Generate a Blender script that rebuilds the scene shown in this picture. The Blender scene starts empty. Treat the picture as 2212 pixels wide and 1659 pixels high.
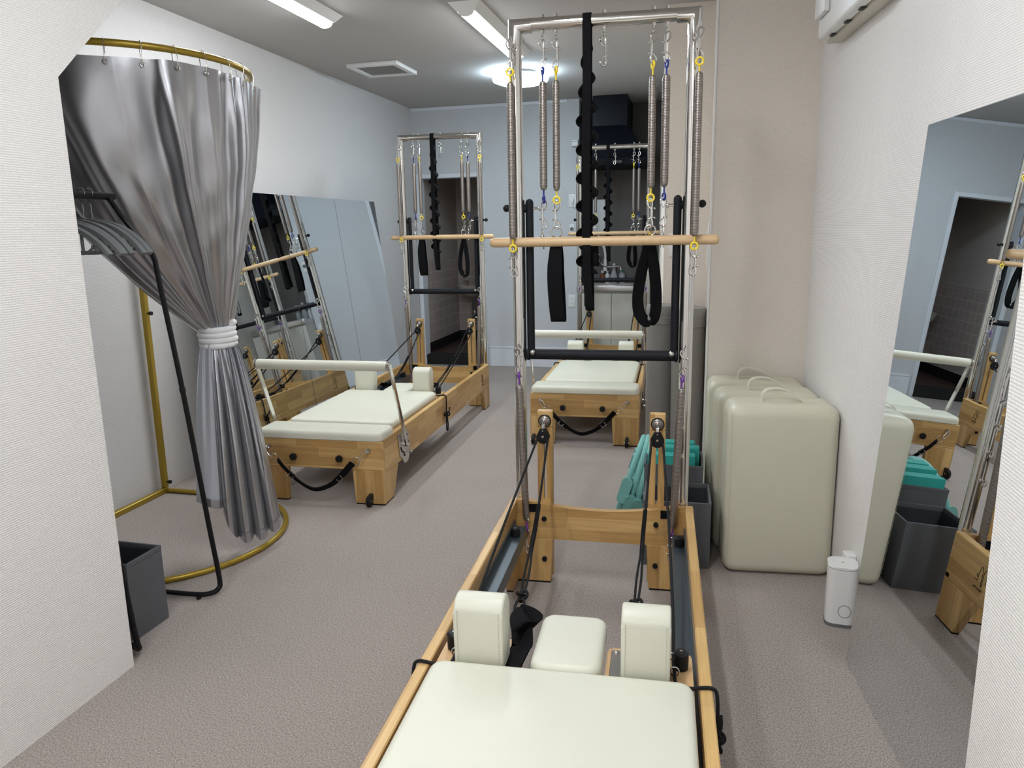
import bpy, bmesh, math, random
from mathutils import Vector, Matrix
random.seed(7)
PI = math.pi
SC = bpy.context.scene
COL = SC.collection
V = Vector

# ------------------------------------------------------------------ materials
def lin(c):
    return tuple(((x/255)/12.92 if x/255 <= .04045 else (((x/255)+.055)/1.055)**2.4) for x in c)

def newmat(name):
    m = bpy.data.materials.new(name); m.use_nodes = True
    nt = m.node_tree; nt.nodes.clear()
    out = nt.nodes.new('ShaderNodeOutputMaterial'); b = nt.nodes.new('ShaderNodeBsdfPrincipled')
    nt.links.new(b.outputs[0], out.inputs[0])
    return m, nt, b

def nd(nt, typ, **kw):
    n = nt.nodes.new(typ)
    for k, v in kw.items():
        if k.startswith('i_'):
            n.inputs[k[2:].replace('_', ' ')].default_value = v
        else:
            setattr(n, k, v)
    return n

def plain(name, col, rough=.5, metal=0., spec=.5, noise=.0, scale=40., bump=0., coat=0., sheen=0.):
    m, nt, b = newmat(name)
    c = (*col, 1)
    b.inputs['Base Color'].default_value = c
    b.inputs['Roughness'].default_value = rough; b.inputs['Metallic'].default_value = metal
    b.inputs['Specular IOR Level'].default_value = spec
    b.inputs['Coat Weight'].default_value = coat
    b.inputs['Sheen Weight'].default_value = sheen
    tc = nd(nt, 'ShaderNodeTexCoord'); nz = nd(nt, 'ShaderNodeTexNoise', i_Scale=scale, i_Detail=3.)
    nt.links.new(tc.outputs['Object'], nz.inputs['Vector'])
    if noise > 0:
        mx = nd(nt, 'ShaderNodeMix', data_type='RGBA')
        mx.inputs[6].default_value = tuple(x*(1-noise) for x in col)+(1,)
        mx.inputs[7].default_value = tuple(min(1, x*(1+noise)) for x in col)+(1,)
        nt.links.new(nz.outputs[0], mx.inputs[0]); nt.links.new(mx.outputs[2], b.inputs['Base Color'])
    if bump > 0:
        bp = nd(nt, 'ShaderNodeBump', i_Strength=bump, i_Distance=.002)
        nt.links.new(nz.outputs[0], bp.inputs['Height']); nt.links.new(bp.outputs[0], b.inputs['Normal'])
    return m

def wallpaper(name, col, weave=1., strength=.5):
    """woven vinyl wallpaper: rows of fine horizontal threads"""
    m, nt, b = newmat(name)
    tc = nd(nt, 'ShaderNodeTexCoord'); mp = nd(nt, 'ShaderNodeMapping')
    mp.inputs['Scale'].default_value = (1, 1, 1)
    nt.links.new(tc.outputs['Object'], mp.inputs['Vector'])
    wv = nd(nt, 'ShaderNodeTexWave', wave_type='BANDS', bands_direction='Z', i_Scale=52., i_Distortion=3.2, i_Detail=3., i_Detail_Scale=6.)
    nt.links.new(mp.outputs[0], wv.inputs['Vector'])
    nz = nd(nt, 'ShaderNodeTexNoise', i_Scale=230., i_Detail=3.); nt.links.new(mp.outputs[0], nz.inputs['Vector'])
    big = nd(nt, 'ShaderNodeTexNoise', i_Scale=1.3, i_Detail=2.); nt.links.new(mp.outputs[0], big.inputs['Vector'])
    ad = nd(nt, 'ShaderNodeMath', operation='MULTIPLY_ADD'); ad.inputs[1].default_value = .9
    wm = nd(nt, 'ShaderNodeMath', operation='MULTIPLY'); wm.inputs[1].default_value = weave; nt.links.new(wv.outputs['Fac'], wm.inputs[0])
    nt.links.new(nz.outputs[0], ad.inputs[0]); nt.links.new(wm.outputs[0], ad.inputs[2])
    cr = nd(nt, 'ShaderNodeMix', data_type='RGBA')
    cr.inputs[6].default_value = tuple(x*.86 for x in col)+(1,); cr.inputs[7].default_value = tuple(min(1, x*1.07) for x in col)+(1,)
    mr = nd(nt, 'ShaderNodeMapRange'); mr.inputs[1].default_value = .2*weave+.15; mr.inputs[2].default_value = .65+.95*weave
    nt.links.new(ad.outputs[0], mr.inputs[0]); nt.links.new(mr.outputs[0], cr.inputs[0])
    nt.links.new(cr.outputs[2], b.inputs['Base Color'])
    bp = nd(nt, 'ShaderNodeBump', i_Strength=strength, i_Distance=.0012)
    nt.links.new(ad.outputs[0], bp.inputs['Height']); nt.links.new(bp.outputs[0], b.inputs['Normal'])
    b.inputs['Roughness'].default_value = .85; b.inputs['Specular IOR Level'].default_value = .2
    return m

def carpet_mat():
    m, nt, b = newmat('carpet')
    tc = nd(nt, 'ShaderNodeTexCoord')
    a = nd(nt, 'ShaderNodeTexNoise', i_Scale=215., i_Detail=4., i_Roughness=.85)
    mp = nd(nt, 'ShaderNodeMapping'); mp.inputs['Scale'].default_value = (1.15, .9, 1)
    nt.links.new(tc.outputs['Object'], mp.inputs['Vector']); nt.links.new(mp.outputs[0], a.inputs['Vector'])
    c = nd(nt, 'ShaderNodeTexNoise', i_Scale=1.1, i_Detail=3.); nt.links.new(tc.outputs['Object'], c.inputs['Vector'])
    r = nd(nt, 'ShaderNodeValToRGB'); e = r.color_ramp.elements
    e[0].position = .35; e[0].color = (.135, .112, .100, 1); e[1].position = .66; e[1].color = (.66, .575, .525, 1)
    nt.links.new(a.outputs[0], r.inputs[0])
    mx = nd(nt, 'ShaderNodeMix', data_type='RGBA', blend_type='MULTIPLY'); mx.inputs[0].default_value = .35
    r2 = nd(nt, 'ShaderNodeValToRGB'); r2.color_ramp.elements[0].color = (.72, .72, .72, 1); r2.color_ramp.elements[0].position = .35
    r2.color_ramp.elements[1].position = .65
    nt.links.new(c.outputs[0], r2.inputs[0]); nt.links.new(r.outputs[0], mx.inputs[6]); nt.links.new(r2.outputs[0], mx.inputs[7])
    nt.links.new(mx.outputs[2], b.inputs['Base Color'])
    bp = nd(nt, 'ShaderNodeBump', i_Strength=.7, i_Distance=.004)
    nt.links.new(a.outputs[0], bp.inputs['Height']); nt.links.new(bp.outputs[0], b.inputs['Normal'])
    b.inputs['Roughness'].default_value = .95; b.inputs['Specular IOR Level'].default_value = .1; b.inputs['Sheen Weight'].default_value = .15
    return m

def wood_mat(name, axis, tone=1.0):
    """finger-jointed rubberwood: staves along axis"""
    m, nt, b = newmat(name)
    tc = nd(nt, 'ShaderNodeTexCoord'); sp = nd(nt, 'ShaderNodeSeparateXYZ'); nt.links.new(tc.outputs['Object'], sp.inputs[0])
    others = [k for k in 'XYZ' if k != axis]
    ad = nd(nt, 'ShaderNodeMath', operation='ADD'); nt.links.new(sp.outputs[others[0]], ad.inputs[0]); nt.links.new(sp.outputs[others[1]], ad.inputs[1])
    cb = nd(nt, 'ShaderNodeCombineXYZ'); nt.links.new(sp.outputs[axis], cb.inputs[0]); nt.links.new(ad.outputs[0], cb.inputs[1])
    br = nd(nt, 'ShaderNodeTexBrick', offset=.37, offset_frequency=2, squash=1.0)
    br.inputs['Color1'].default_value = (.73*tone, .485*tone, .20*tone, 1); br.inputs['Color2'].default_value = (.455*tone, .262*tone, .083*tone, 1)
    br.inputs['Mortar'].default_value = (.56*tone, .36*tone, .15*tone, 1)
    br.inputs['Scale'].default_value = 1.; br.inputs['Mortar Size'].default_value = .0006; br.inputs['Bias'].default_value = -.05
    br.inputs['Brick Width'].default_value = .33; br.inputs['Row Height'].default_value = .048
    nt.links.new(cb.outputs[0], br.inputs['Vector'])
    mp = nd(nt, 'ShaderNodeMapping'); mp.inputs['Scale'].default_value = (3., 60., 1.); nt.links.new(cb.outputs[0], mp.inputs['Vector'])
    nz = nd(nt, 'ShaderNodeTexNoise', i_Scale=1., i_Detail=5., i_Roughness=.65, i_Distortion=.6); nt.links.new(mp.outputs[0], nz.inputs['Vector'])
    r = nd(nt, 'ShaderNodeValToRGB'); r.color_ramp.elements[0].position = .3; r.color_ramp.elements[0].color = (.72, .66, .60, 1)
    r.color_ramp.elements[1].position = .62; r.color_ramp.elements[1].color = (1.06, 1.05, 1.04, 1)
    nt.links.new(nz.outputs[0], r.inputs[0])
    mx = nd(nt, 'ShaderNodeMix', data_type='RGBA', blend_type='MULTIPLY'); mx.inputs[0].default_value = .75
    nt.links.new(br.outputs[0], mx.inputs[6]); nt.links.new(r.outputs[0], mx.inputs[7]); nt.links.new(mx.outputs[2], b.inputs['Base Color'])
    b.inputs['Roughness'].default_value = .38; b.inputs['Coat Weight'].default_value = .15; b.inputs['Coat Roughness'].default_value = .25
    return m

def coil_mat(name, pitch=.0050):
    m, nt, b = newmat(name)
    tc = nd(nt, 'ShaderNodeTexCoord')
    wv = nd(nt, 'ShaderNodeTexWave', wave_type='BANDS', bands_direction='Z', wave_profile='SIN', i_Scale=.314/pitch)
    nt.links.new(tc.outputs['Object'], wv.inputs['Vector'])
    r = nd(nt, 'ShaderNodeValToRGB'); r.color_ramp.elements[0].color = (.15, .13, .115, 1); r.color_ramp.elements[1].color = (.38, .34, .31, 1); r.color_ramp.elements[1].position = .7
    nt.links.new(wv.outputs[1], r.inputs[0]); nt.links.new(r.outputs[0], b.inputs['Base Color'])
    bp = nd(nt, 'ShaderNodeBump', i_Strength=.35, i_Distance=.001); nt.links.new(wv.outputs[1], bp.inputs['Height']); nt.links.new(bp.outputs[0], b.inputs['Normal'])
    b.inputs['Metallic'].default_value = .85; b.inputs['Roughness'].default_value = .36
    return m

def satin_mat():
    m, nt, b = newmat('grey_satin')
    tc = nd(nt, 'ShaderNodeTexCoord'); nz = nd(nt, 'ShaderNodeTexNoise', i_Scale=9., i_Detail=4.)
    nt.links.new(tc.outputs['Object'], nz.inputs['Vector'])
    bp = nd(nt, 'ShaderNodeBump', i_Strength=.12, i_Distance=.01); nt.links.new(nz.outputs[0], bp.inputs['Height']); nt.links.new(bp.outputs[0], b.inputs['Normal'])
    g = nd(nt, 'ShaderNodeNewGeometry')
    mx = nd(nt, 'ShaderNodeMix', data_type='RGBA'); mx.inputs[6].default_value = (.47, .475, .505, 1); mx.inputs[7].default_value = (.47, .475, .505, 1)
    nt.links.new(g.outputs['Backfacing'], mx.inputs[0]); nt.links.new(mx.outputs[2], b.inputs['Base Color'])
    b.inputs['Metallic'].default_value = .93; b.inputs['Roughness'].default_value = .31; b.inputs['Sheen Weight'].default_value = .1
    b.inputs['Anisotropic'].default_value = .4
    return m

def tile_mat():
    m, nt, b = newmat('bath_tile')
    tc = nd(nt, 'ShaderNodeTexCoord'); sp = nd(nt, 'ShaderNodeSeparateXYZ'); nt.links.new(tc.outputs['Object'], sp.inputs[0])
    ad = nd(nt, 'ShaderNodeMath', operation='ADD'); nt.links.new(sp.outputs[0], ad.inputs[0]); nt.links.new(sp.outputs[1], ad.inputs[1])
    cb = nd(nt, 'ShaderNodeCombineXYZ'); nt.links.new(ad.outputs[0], cb.inputs[0]); nt.links.new(sp.outputs[2], cb.inputs[1])
    br = nd(nt, 'ShaderNodeTexBrick', offset=0.); br.inputs['Scale'].default_value = 1.
    br.inputs['Brick Width'].default_value = .102; br.inputs['Row Height'].default_value = .102; br.inputs['Mortar Size'].default_value = .0022
    br.inputs['Color1'].default_value = (.50, .42, .385, 1); br.inputs['Color2'].default_value = (.46, .385, .355, 1); br.inputs['Mortar'].default_value = (.72, .68, .65, 1)
    nt.links.new(cb.outputs[0], br.inputs['Vector']); nt.links.new(br.outputs[0], b.inputs['Base Color'])
    b.inputs['Roughness'].default_value = .25
    return m

def emit(name, col, strength):
    m = bpy.data.materials.new(name); m.use_nodes = True; nt = m.node_tree; nt.nodes.clear()
    o = nt.nodes.new('ShaderNodeOutputMaterial'); e = nt.nodes.new('ShaderNodeEmission')
    e.inputs[0].default_value = (*col, 1); e.inputs[1].default_value = strength; nt.links.new(e.outputs[0], o.inputs[0])
    return m

M = dict(
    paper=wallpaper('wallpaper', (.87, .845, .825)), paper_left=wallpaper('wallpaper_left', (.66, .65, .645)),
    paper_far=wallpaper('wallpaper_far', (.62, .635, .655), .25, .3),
    paper_beige=wallpaper('wallpaper_beige', (.80, .735, .66), .12, .5),
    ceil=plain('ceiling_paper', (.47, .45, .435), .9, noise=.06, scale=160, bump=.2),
    carpet=carpet_mat(),
    woodX=wood_mat('rubberwood_across', 'X', .93), woodY=wood_mat('rubberwood_along', 'Y', .95), woodZ=wood_mat('rubberwood_upright', 'Z', .93),
    dowel=plain('bar_wood', (.62, .43, .24), .4, noise=.12, scale=55),
    ply=plain('carriage_wood', (.60, .38, .19), .4, noise=.1, scale=30),
    cream=plain('cream_leather', (.675, .67, .565), .42, spec=.4, noise=.015, scale=12, bump=.03),
    cream_box=plain('cream_box_leather', (.62, .60, .475), .40, spec=.45, noise=.015, scale=12, bump=.03),
    stitch=plain('stitch_thread', (.52, .49, .38), .8),
    chrome=plain('polished_steel', (.70, .685, .66), .09, 1.),
    steel=plain('brushed_steel', (.60, .58, .55), .26, 1.),
    black=plain('black_rubber', (.008, .0085, .010), .45, spec=.25),
    foam=plain('black_foam_grip', (.007, .008, .011), .6, spec=.25, noise=.2, scale=200),
    web=plain('black_webbing', (.006, .006, .007), .85, spec=.1, noise=.25, scale=350, bump=.2),
    rope=plain('black_rope', (.011, .011, .012), .8, spec=.25, noise=.3, scale=500, bump=.4),
    track=plain('slate_track', (.058, .075, .088), .35, .4),
    coil=coil_mat('spring_coil'),
    yellow=plain('yellow_plastic', (.86, .66, .035), .35), blue=plain('blue_plastic', (.012, .03, .25), .35), purple=plain('purple_plastic', (.16, .035, .33), .4),
    gold=plain('gold_paint', (.40, .275, .038), .33, .55, noise=.04, scale=60),
    blacktube=plain('black_tube', (.006, .006, .007), .38, spec=.25),
    satin=satin_mat(), lining=plain('satin_back', (.44, .45, .49), .55, .15, sheen=.3),
    white=plain('white_plastic', (.80, .80, .79), .4), whitefoam=plain('white_foam', (.86, .86, .87), .8, noise=.02, scale=90, bump=.1),
    offwhite=plain('offwhite_plastic', (.60, .57, .48), .45), trimw=plain('white_trim', (.76, .79, .84), .45),
    hanger=plain('grey_plastic', (.145, .152, .155), .5), binfab=plain('grey_fabric', (.105, .11, .12), .85, noise=.1, scale=300, bump=.2),
    binin=plain('dark_lining', (.035, .038, .045), .9),
    trash=plain('grey_bin_plastic', (.225, .215, .20), .5), teal=plain('teal_foam', (.012, .31, .275), .65, noise=.06, scale=60),
    teal2=plain('pale_teal_foam', (.21, .51, .475), .6, noise=.05, scale=60),
    hood=plain('black_enamel', (.004, .0055, .010), .38, spec=.12), kitchen=plain('kitchen_shaded_wall', (.13, .12, .113), .6),  # kitchen: wall colour darkened to stand in for shade in the recess
    cabinet=plain('cabinet_door', (.55, .54, .49), .45), sinksteel=plain('worktop_steel', (.55, .55, .55), .28, 1.),
    porcelain=plain('porcelain', (.58, .54, .48), .2), tile=tile_mat(), bathwall=plain('bath_wall', (.50, .45, .41), .8), bathfloor=plain('bath_floor', (.055, .030, .022), .4),
    step=plain('black_step', (.008, .007, .007), .6), dark=plain('dark_slot', (.01, .01, .01), .7), grille=plain('vent_grille', (.33, .33, .32), .7),
    fixture=plain('lamp_housing', (.78, .77, .76), .4), ink=plain('ink', (.012, .008, .006), .6),
    edge=plain('glass_edge', (.30, .33, .34), .2, .6), brown=plain('brown_liquid', (.22, .06, .02), .3), green=plain('green_label', (.10, .28, .16), .5),
    clear=plain('cloudy_plastic', (.42, .43, .44), .35), bead=plain('corner_bead', (.80, .79, .77), .5),
)
mm, nt, bb = newmat('mirror_glass'); bb.inputs['Base Color'].default_value = (.80, .835, .85, 1); bb.inputs['Metallic'].default_value = 1; bb.inputs['Roughness'].default_value = .0
M['mirror'] = mm
M['tube_light'] = emit('tube_light', (.965, 1., 1.03), 82.)
M['tube_side'] = emit('tube_side', (.965, 1., 1.03), 24.)
M['round_light'] = emit('round_light', (.70, .90, 1.05), 34.)

# ------------------------------------------------------------------ mesh helpers
def MB():
    return bmesh.new()

def link(name, bm, mat, parent=None, sharp=35., mats=None):
    me = bpy.data.meshes.new(name); bmesh.ops.recalc_face_normals(bm, faces=bm.faces[:]); bm.to_mesh(me); bm.free()
    for m in (mats or [mat]): me.materials.append(M[m])
    for p in me.polygons: p.use_smooth = True
    me.set_sharp_from_angle(angle=math.radians(sharp))
    o = bpy.data.objects.new(name, me); COL.objects.link(o)
    if parent is not None: o.parent = parent
    return o

def box(bm, x0, x1, y0, y1, z0, z1, bev=0., seg=2, mi=0, mat=None):
    vs = [bm.verts.new(V((x, y, z))) for x in (x0, x1) for y in (y0, y1) for z in (z0, z1)]
    fs = [bm.faces.new([vs[i] for i in q]) for q in ((0, 1, 3, 2), (4, 6, 7, 5), (0, 4, 5, 1), (2, 3, 7, 6), (0, 2, 6, 4), (1, 5, 7, 3))]
    for f in fs: f.material_index = mi
    res = vs
    if bev > 0:
        es = list({e for f in fs for e in f.edges})
        r = bmesh.ops.bevel(bm, geom=es, offset=bev, segments=seg, profile=.5, affect='EDGES')
        res = list({v for f in r['faces'] for v in f.verts} | {v for v in vs if v.is_valid})
    if mat is not None:
        bmesh.ops.transform(bm, matrix=mat, verts=[v for v in res if v.is_valid])
    return res

def prism(bm, pts, axis, a0, a1, bev=0., seg=1):
    """extrude a polygon; pts in the two other axes (in xyz order) along axis from a0 to a1"""
    def mk(p, a):
        return V((a, p[0], p[1])) if axis == 'x' else V((p[0], a, p[1])) if axis == 'y' else V((p[0], p[1], a))
    A = [bm.verts.new(mk(p, a0)) for p in pts]; B = [bm.verts.new(mk(p, a1)) for p in pts]
    n = len(pts); fs = [bm.faces.new(A), bm.faces.new(B[::-1])]
    for i in range(n): fs.append(bm.faces.new([A[i], B[i], B[(i+1) % n], A[(i+1) % n]]))
    if bev > 0:
        bmesh.ops.bevel(bm, geom=list({e for f in fs for e in f.edges}), offset=bev, segments=seg, profile=.5, affect='EDGES')

def rrect(x0, x1, y0, y1, r, n=6, corners=(1, 1, 1, 1)):
    """rounded rectangle polygon, ccw from lower left; corners ll lr ur ul"""
    P = []
    for (cx, cy, a, on) in ((x0, y0, PI, corners[0]), (x1, y0, 1.5*PI, corners[1]), (x1, y1, 0, corners[2]), (x0, y1, .5*PI, corners[3])):
        rr = r if on else .004
        ox = cx+rr if cx == x0 else cx-rr; oy = cy+rr if cy == y0 else cy-rr
        for k in range(n+1):
            t = a+.5*PI*k/n; P.append((ox+rr*math.cos(t), oy+rr*math.sin(t)))
    return P

def frame_at(t, ref=None):
    t = t.normalized(); ref = ref or (V((0, 0, 1)) if abs(t.z) < .9 else V((1, 0, 0)))
    a = ref.cross(t).normalized(); b = t.cross(a); return a, b

def cyl(bm, p0, p1, r0, r1=None, n=20, cap=True, mi=0):
    p0, p1 = V(p0), V(p1); r1 = r0 if r1 is None else r1; a, b = frame_at(p1-p0)
    A = []; B = []
    for k in range(n):
        d = a*math.cos(2*PI*k/n)+b*math.sin(2*PI*k/n); A.append(bm.verts.new(p0+d*r0)); B.append(bm.verts.new(p1+d*r1))
    fs = [bm.faces.new([A[k], A[(k+1) % n], B[(k+1) % n], B[k]]) for k in range(n)]
    if cap: fs += [bm.faces.new(A[::-1]), bm.faces.new(B)]
    for f in fs: f.material_index = mi

def smooth_path(pts, k=6, closed=False):
    pts = [V(p) for p in pts]; n = len(pts); out = []
    rng = range(n) if closed else range(n-1)
    for i in rng:
        p0 = pts[(i-1) % n] if closed or i > 0 else pts[0]*2-pts[1]
        p1 = pts[i]; p2 = pts[(i+1) % n]
        p3 = pts[(i+2) % n] if closed or i+2 < n else pts[-1]*2-pts[-2]
        for j in range(k):
            t = j/k
            out.append(.5*((2*p1)+(p2-p0)*t+(2*p0-5*p1+4*p2-p3)*t*t+(3*p1-p0-3*p2+p3)*t**3))
    if not closed: out.append(pts[-1])
    return out

def tube(bm, pts, r, n=8, closed=False, k=6, smooth=True, mi=0, taper=None):
    P = smooth_path(pts, k, closed) if smooth else [V(p) for p in pts]
    m = len(P); rings = []; a = None
    for i in range(m):
        t = (P[(i+1) % m]-P[(i-1) % m]) if closed else (P[min(i+1, m-1)]-P[max(i-1, 0)])
        if t.length < 1e-9: t = V((0, 0, 1))
        t.normalize()
        if a is None: a, b = frame_at(t)
        else:
            a = (a-t*a.dot(t))
            a = a.normalized() if a.length > 1e-6 else frame_at(t)[0]
            b = t.cross(a)
        rr = r if taper is None else taper(i/(m-1))
        rings.append([bm.verts.new(P[i]+(a*math.cos(2*PI*q/n)+b*math.sin(2*PI*q/n))*rr) for q in range(n)])
    for i in range(m if closed else m-1):
        A, B = rings[i], rings[(i+1) % m]; off = 0
        if closed and i == m-1:
            off = min(range(n), key=lambda s: (B[s].co-A[0].co).length)
        for q in range(n):
            f = bm.faces.new([A[q], A[(q+1) % n], B[(q+1+off) % n], B[(q+off) % n]]); f.material_index = mi
    if not closed:
        bm.faces.new(rings[0][::-1]).material_index = mi; bm.faces.new(rings[-1]).material_index = mi

def ribbon(bm, pts, width, th, wdir, k=6, closed=False, smooth=True):
    """flat strap along pts; wdir = direction of its width (vector or function of t)"""
    P = smooth_path(pts, k, closed) if smooth else [V(p) for p in pts]
    m = len(P); R = []
    for i in range(m):
        t = (P[(i+1) % m]-P[(i-1) % m]) if closed else (P[min(i+1, m-1)]-P[max(i-1, 0)])
        t.normalize(); w = V(wdir(i/(m-1)) if callable(wdir) else wdir); w = (w-t*w.dot(t)).normalized(); nn = t.cross(w)
        ww = width(i/(m-1)) if callable(width) else width
        R.append([bm.verts.new(P[i]+w*(s*ww/2)+nn*(u*th/2)) for s, u in ((-1, -1), (1, -1), (1, 1), (-1, 1))])
    for i in range(m if closed else m-1):
        A, B = R[i], R[(i+1) % m]
        for q in range(4): bm.faces.new([A[q], A[(q+1) % 4], B[(q+1) % 4], B[q]])
    if not closed: bm.faces.new(R[0][::-1]); bm.faces.new(R[-1])

def lathe(bm, prof, c=(0, 0, 0), n=28, axis='z', capped=True, mi=0, sx=1., sy=1.):
    c = V(c); rings = []
    def pt(r, h, t):
        x, y = r*math.cos(t)*sx, r*math.sin(t)*sy
        return V((x, y, h)) if axis == 'z' else V((h, x, y)) if axis == 'x' else V((x, h, y))
    for r, h in prof: rings.append([bm.verts.new(c+pt(max(r, 1e-5), h, 2*PI*q/n)) for q in range(n)])
    for A, B in zip(rings, rings[1:]):
        for q in range(n): bm.faces.new([A[q], A[(q+1) % n], B[(q+1) % n], B[q]]).material_index = mi
    if capped: bm.faces.new(rings[0][::-1]).material_index = mi; bm.faces.new(rings[-1]).material_index = mi

def ball(bm, c, r, n=12, s=(1, 1, 1)):
    lathe(bm, [(r*math.sin(PI*k/8)*s[0], -r*math.cos(PI*k/8)*s[2]) for k in range(9)], c, n)

def torus(bm, c, R, r, ax=(0, 1, 0), n=24, m=8, sx=1.):
    a, b = frame_at(V(ax)); c = V(c)
    tube(bm, [c+a*(R*math.cos(2*PI*k/n))+b*(R*sx*math.sin(2*PI*k/n)) for k in range(n)], r, m, closed=True, smooth=False)

def knot(bm, c, s, r, rot=None):
    P = []
    for k in range(42):
        t = 2*PI*k/42; p = V(((math.sin(t)+2*math.sin(2*t))*s/3, -math.sin(3*t)*s/2.2, (math.cos(t)-2*math.cos(2*t))*s/3))
        P.append(V(c)+(rot @ p if rot else p))
    tube(bm, P, r, 7, closed=True, smooth=False)

def cushion(bm, poly, z0, z1, bev, seg=4):
    """upholstered pad: polygon extruded with a soft rolled top edge"""
    n = len(poly); cx = sum(p[0] for p in poly)/n; cy = sum(p[1] for p in poly)/n
    def inset(d):
        out = []
        for i in range(n):
            p0, p1, p2 = poly[i-1], poly[i], poly[(i+1) % n]
            e1 = V((p1[0]-p0[0], p1[1]-p0[1])); e2 = V((p2[0]-p1[0], p2[1]-p1[1]))
            n1 = V((-e1.y, e1.x)).normalized(); n2 = V((-e2.y, e2.x)).normalized(); nn = (n1+n2)
            nn = nn.normalized() if nn.length > 1e-6 else n1
            out.append((p1[0]+nn.x*d, p1[1]+nn.y*d))
        return out
    rings = [(0.004, z0), (0, z0+.004)] + [(bev*(1-math.cos(.5*PI*k/seg)), z1-bev+bev*math.sin(.5*PI*k/seg)) for k in range(seg+1)]
    L = []
    for d, z in rings: L.append([bm.verts.new(V((p[0], p[1], z))) for p in inset(d)])
    for A, B in zip(L, L[1:]):
        for q in range(n): bm.faces.new([A[q], A[(q+1) % n], B[(q+1) % n], B[q]])
    bm.faces.new(L[0][::-1]); bm.faces.new(L[-1])

def thing(name, label, cat, loc=(0, 0, 0), rz=0., group=None):
    o = bpy.data.objects.new(name, None); COL.objects.link(o); o.empty_display_size = .1
    o.location = loc; o.rotation_euler = (0, 0, rz); o['label'] = label; o['category'] = cat
    if group: o['group'] = group
    return o

def tag(o, label, cat, group=None):
    o['label'] = label; o['category'] = cat
    if group: o['group'] = group
    return o

def copy_tree(o, parent=None):
    c = o.copy(); COL.objects.link(c)
    if parent is not None: c.parent = parent
    for ch in list(o.children): copy_tree(ch, c)
    return c

def struct(name, bm, mat, parent=None, mats=None, sharp=30.):
    o = link(name, bm, mat, parent, sharp, mats)
    if parent is None: o['kind'] = 'structure'
    return o

# ------------------------------------------------------------------ camera (solved from the photograph)
H = 1.3372; FPX = 1639.1
def cam_axes(yaw, pitch, roll):
    cy, sy, cp, sp = math.cos(yaw), math.sin(yaw), math.cos(pitch), math.sin(pitch)
    f = V((sy*cp, cy*cp, -sp)); r = V((cy, -sy, 0)); u = r.cross(f); c, s = math.cos(roll), math.sin(roll)
    return r*c+u*s, u*c-r*s, f
cr_, cu_, cf_ = cam_axes(-.2449, .2005, -.0184)
cam = bpy.data.cameras.new('camera'); cam.lens = 36*FPX/2212; cam.sensor_width = 36; cam.sensor_fit = 'HORIZONTAL'; cam.clip_start = .05
co = bpy.data.objects.new('camera', cam); COL.objects.link(co)
co.matrix_world = Matrix(((cr_.x, cu_.x, -cf_.x, 0), (cr_.y, cu_.y, -cf_.y, 0), (cr_.z, cu_.z, -cf_.z, H), (0, 0, 0, 1)))
SC.camera = co

# ------------------------------------------------------------------ room
ZC = 2.50; XL = -2.77; YB = 7.25; YR = -2.2
def rwx(y): return .585-.1039*(y-2.352)           # right wall line
bm = MB(); box(bm, XL-.15, 1.2, YR, YB, -.08, 0); box(bm, -1.13, .1, YB, 7.7, -.08, 0); struct('floor', bm, 'carpet')
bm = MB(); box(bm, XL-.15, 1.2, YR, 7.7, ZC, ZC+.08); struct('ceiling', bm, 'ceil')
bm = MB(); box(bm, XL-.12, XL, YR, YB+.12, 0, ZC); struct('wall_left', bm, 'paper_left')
# far wall: pieces round the doorway, ending at the kitchen recess
DX0, DX1, DZ = -2.715, -2.085, 1.85
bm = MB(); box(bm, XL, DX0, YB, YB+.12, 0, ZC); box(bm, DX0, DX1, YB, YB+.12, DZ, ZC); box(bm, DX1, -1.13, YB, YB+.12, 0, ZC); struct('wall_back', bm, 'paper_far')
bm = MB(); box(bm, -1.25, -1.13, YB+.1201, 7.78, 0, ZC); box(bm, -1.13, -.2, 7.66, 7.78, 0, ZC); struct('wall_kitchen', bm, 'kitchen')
bm = MB(); prism(bm, [(-.21, 4.45), (.036, 4.45), (.036, 7.66), (-.41, 7.66)], 'z', 0, ZC); struct('wall_alcove', bm, 'paper_beige')
bm = MB(); prism(bm, [(.036, 3.56), (rwx(3.56)+.0, 3.56), (.9, 3.56), (.9, 4.4499), (.036, 4.4499)], 'z', 0, ZC); struct('wall_column', bm, 'paper_beige')
bm = MB(); prism(bm, [(rwx(3.56), 3.5599), (rwx(YR), YR), (rwx(YR)+.15, YR), (rwx(3.56)+.3, 3.5599)], 'z', 0, ZC); struct('wall_right', bm, 'paper')
bm = MB(); box(bm, XL-.12, rwx(YR)+.2, YR-.12, YR, 0, ZC); struct('wall_rear', bm, 'paper')
# near partition on the left: its free end is bevelled back above head height
bm = MB(); prism(bm, [(YR, 0), (1.831, 0), (1.831, 1.766), (2.60, 2.50), (YR, 2.50)], 'x', -1.833, -1.713); struct('wall_partition', bm, 'paper')
# near return on the right
bm = MB(); prism(bm, [(.468, 1.3), (rwx(1.3), 1.3), (rwx(YR), YR), (.468, YR)], 'z', 0, ZC); struct('wall_return', bm, 'paper')
bm = MB(); box(bm, .030, .040, 3.550, 3.562, .0, ZC, .002, 1); struct('trim_1', bm, 'bead')
bm = MB(); box(bm, XL+.001, -1.24, YB-.018, YB, ZC-.03, ZC-.001, .003, 1); struct('trim_2', bm, 'trimw')
bm = MB(); box(bm, DX1+.05, -1.13, YB-.012, YB, 0, .185, .003, 1); box(bm, DX1+.05, -1.13, YB-.016, YB, .183, .2, .002, 1); struct('baseboard_back', bm, 'trimw')
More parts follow.
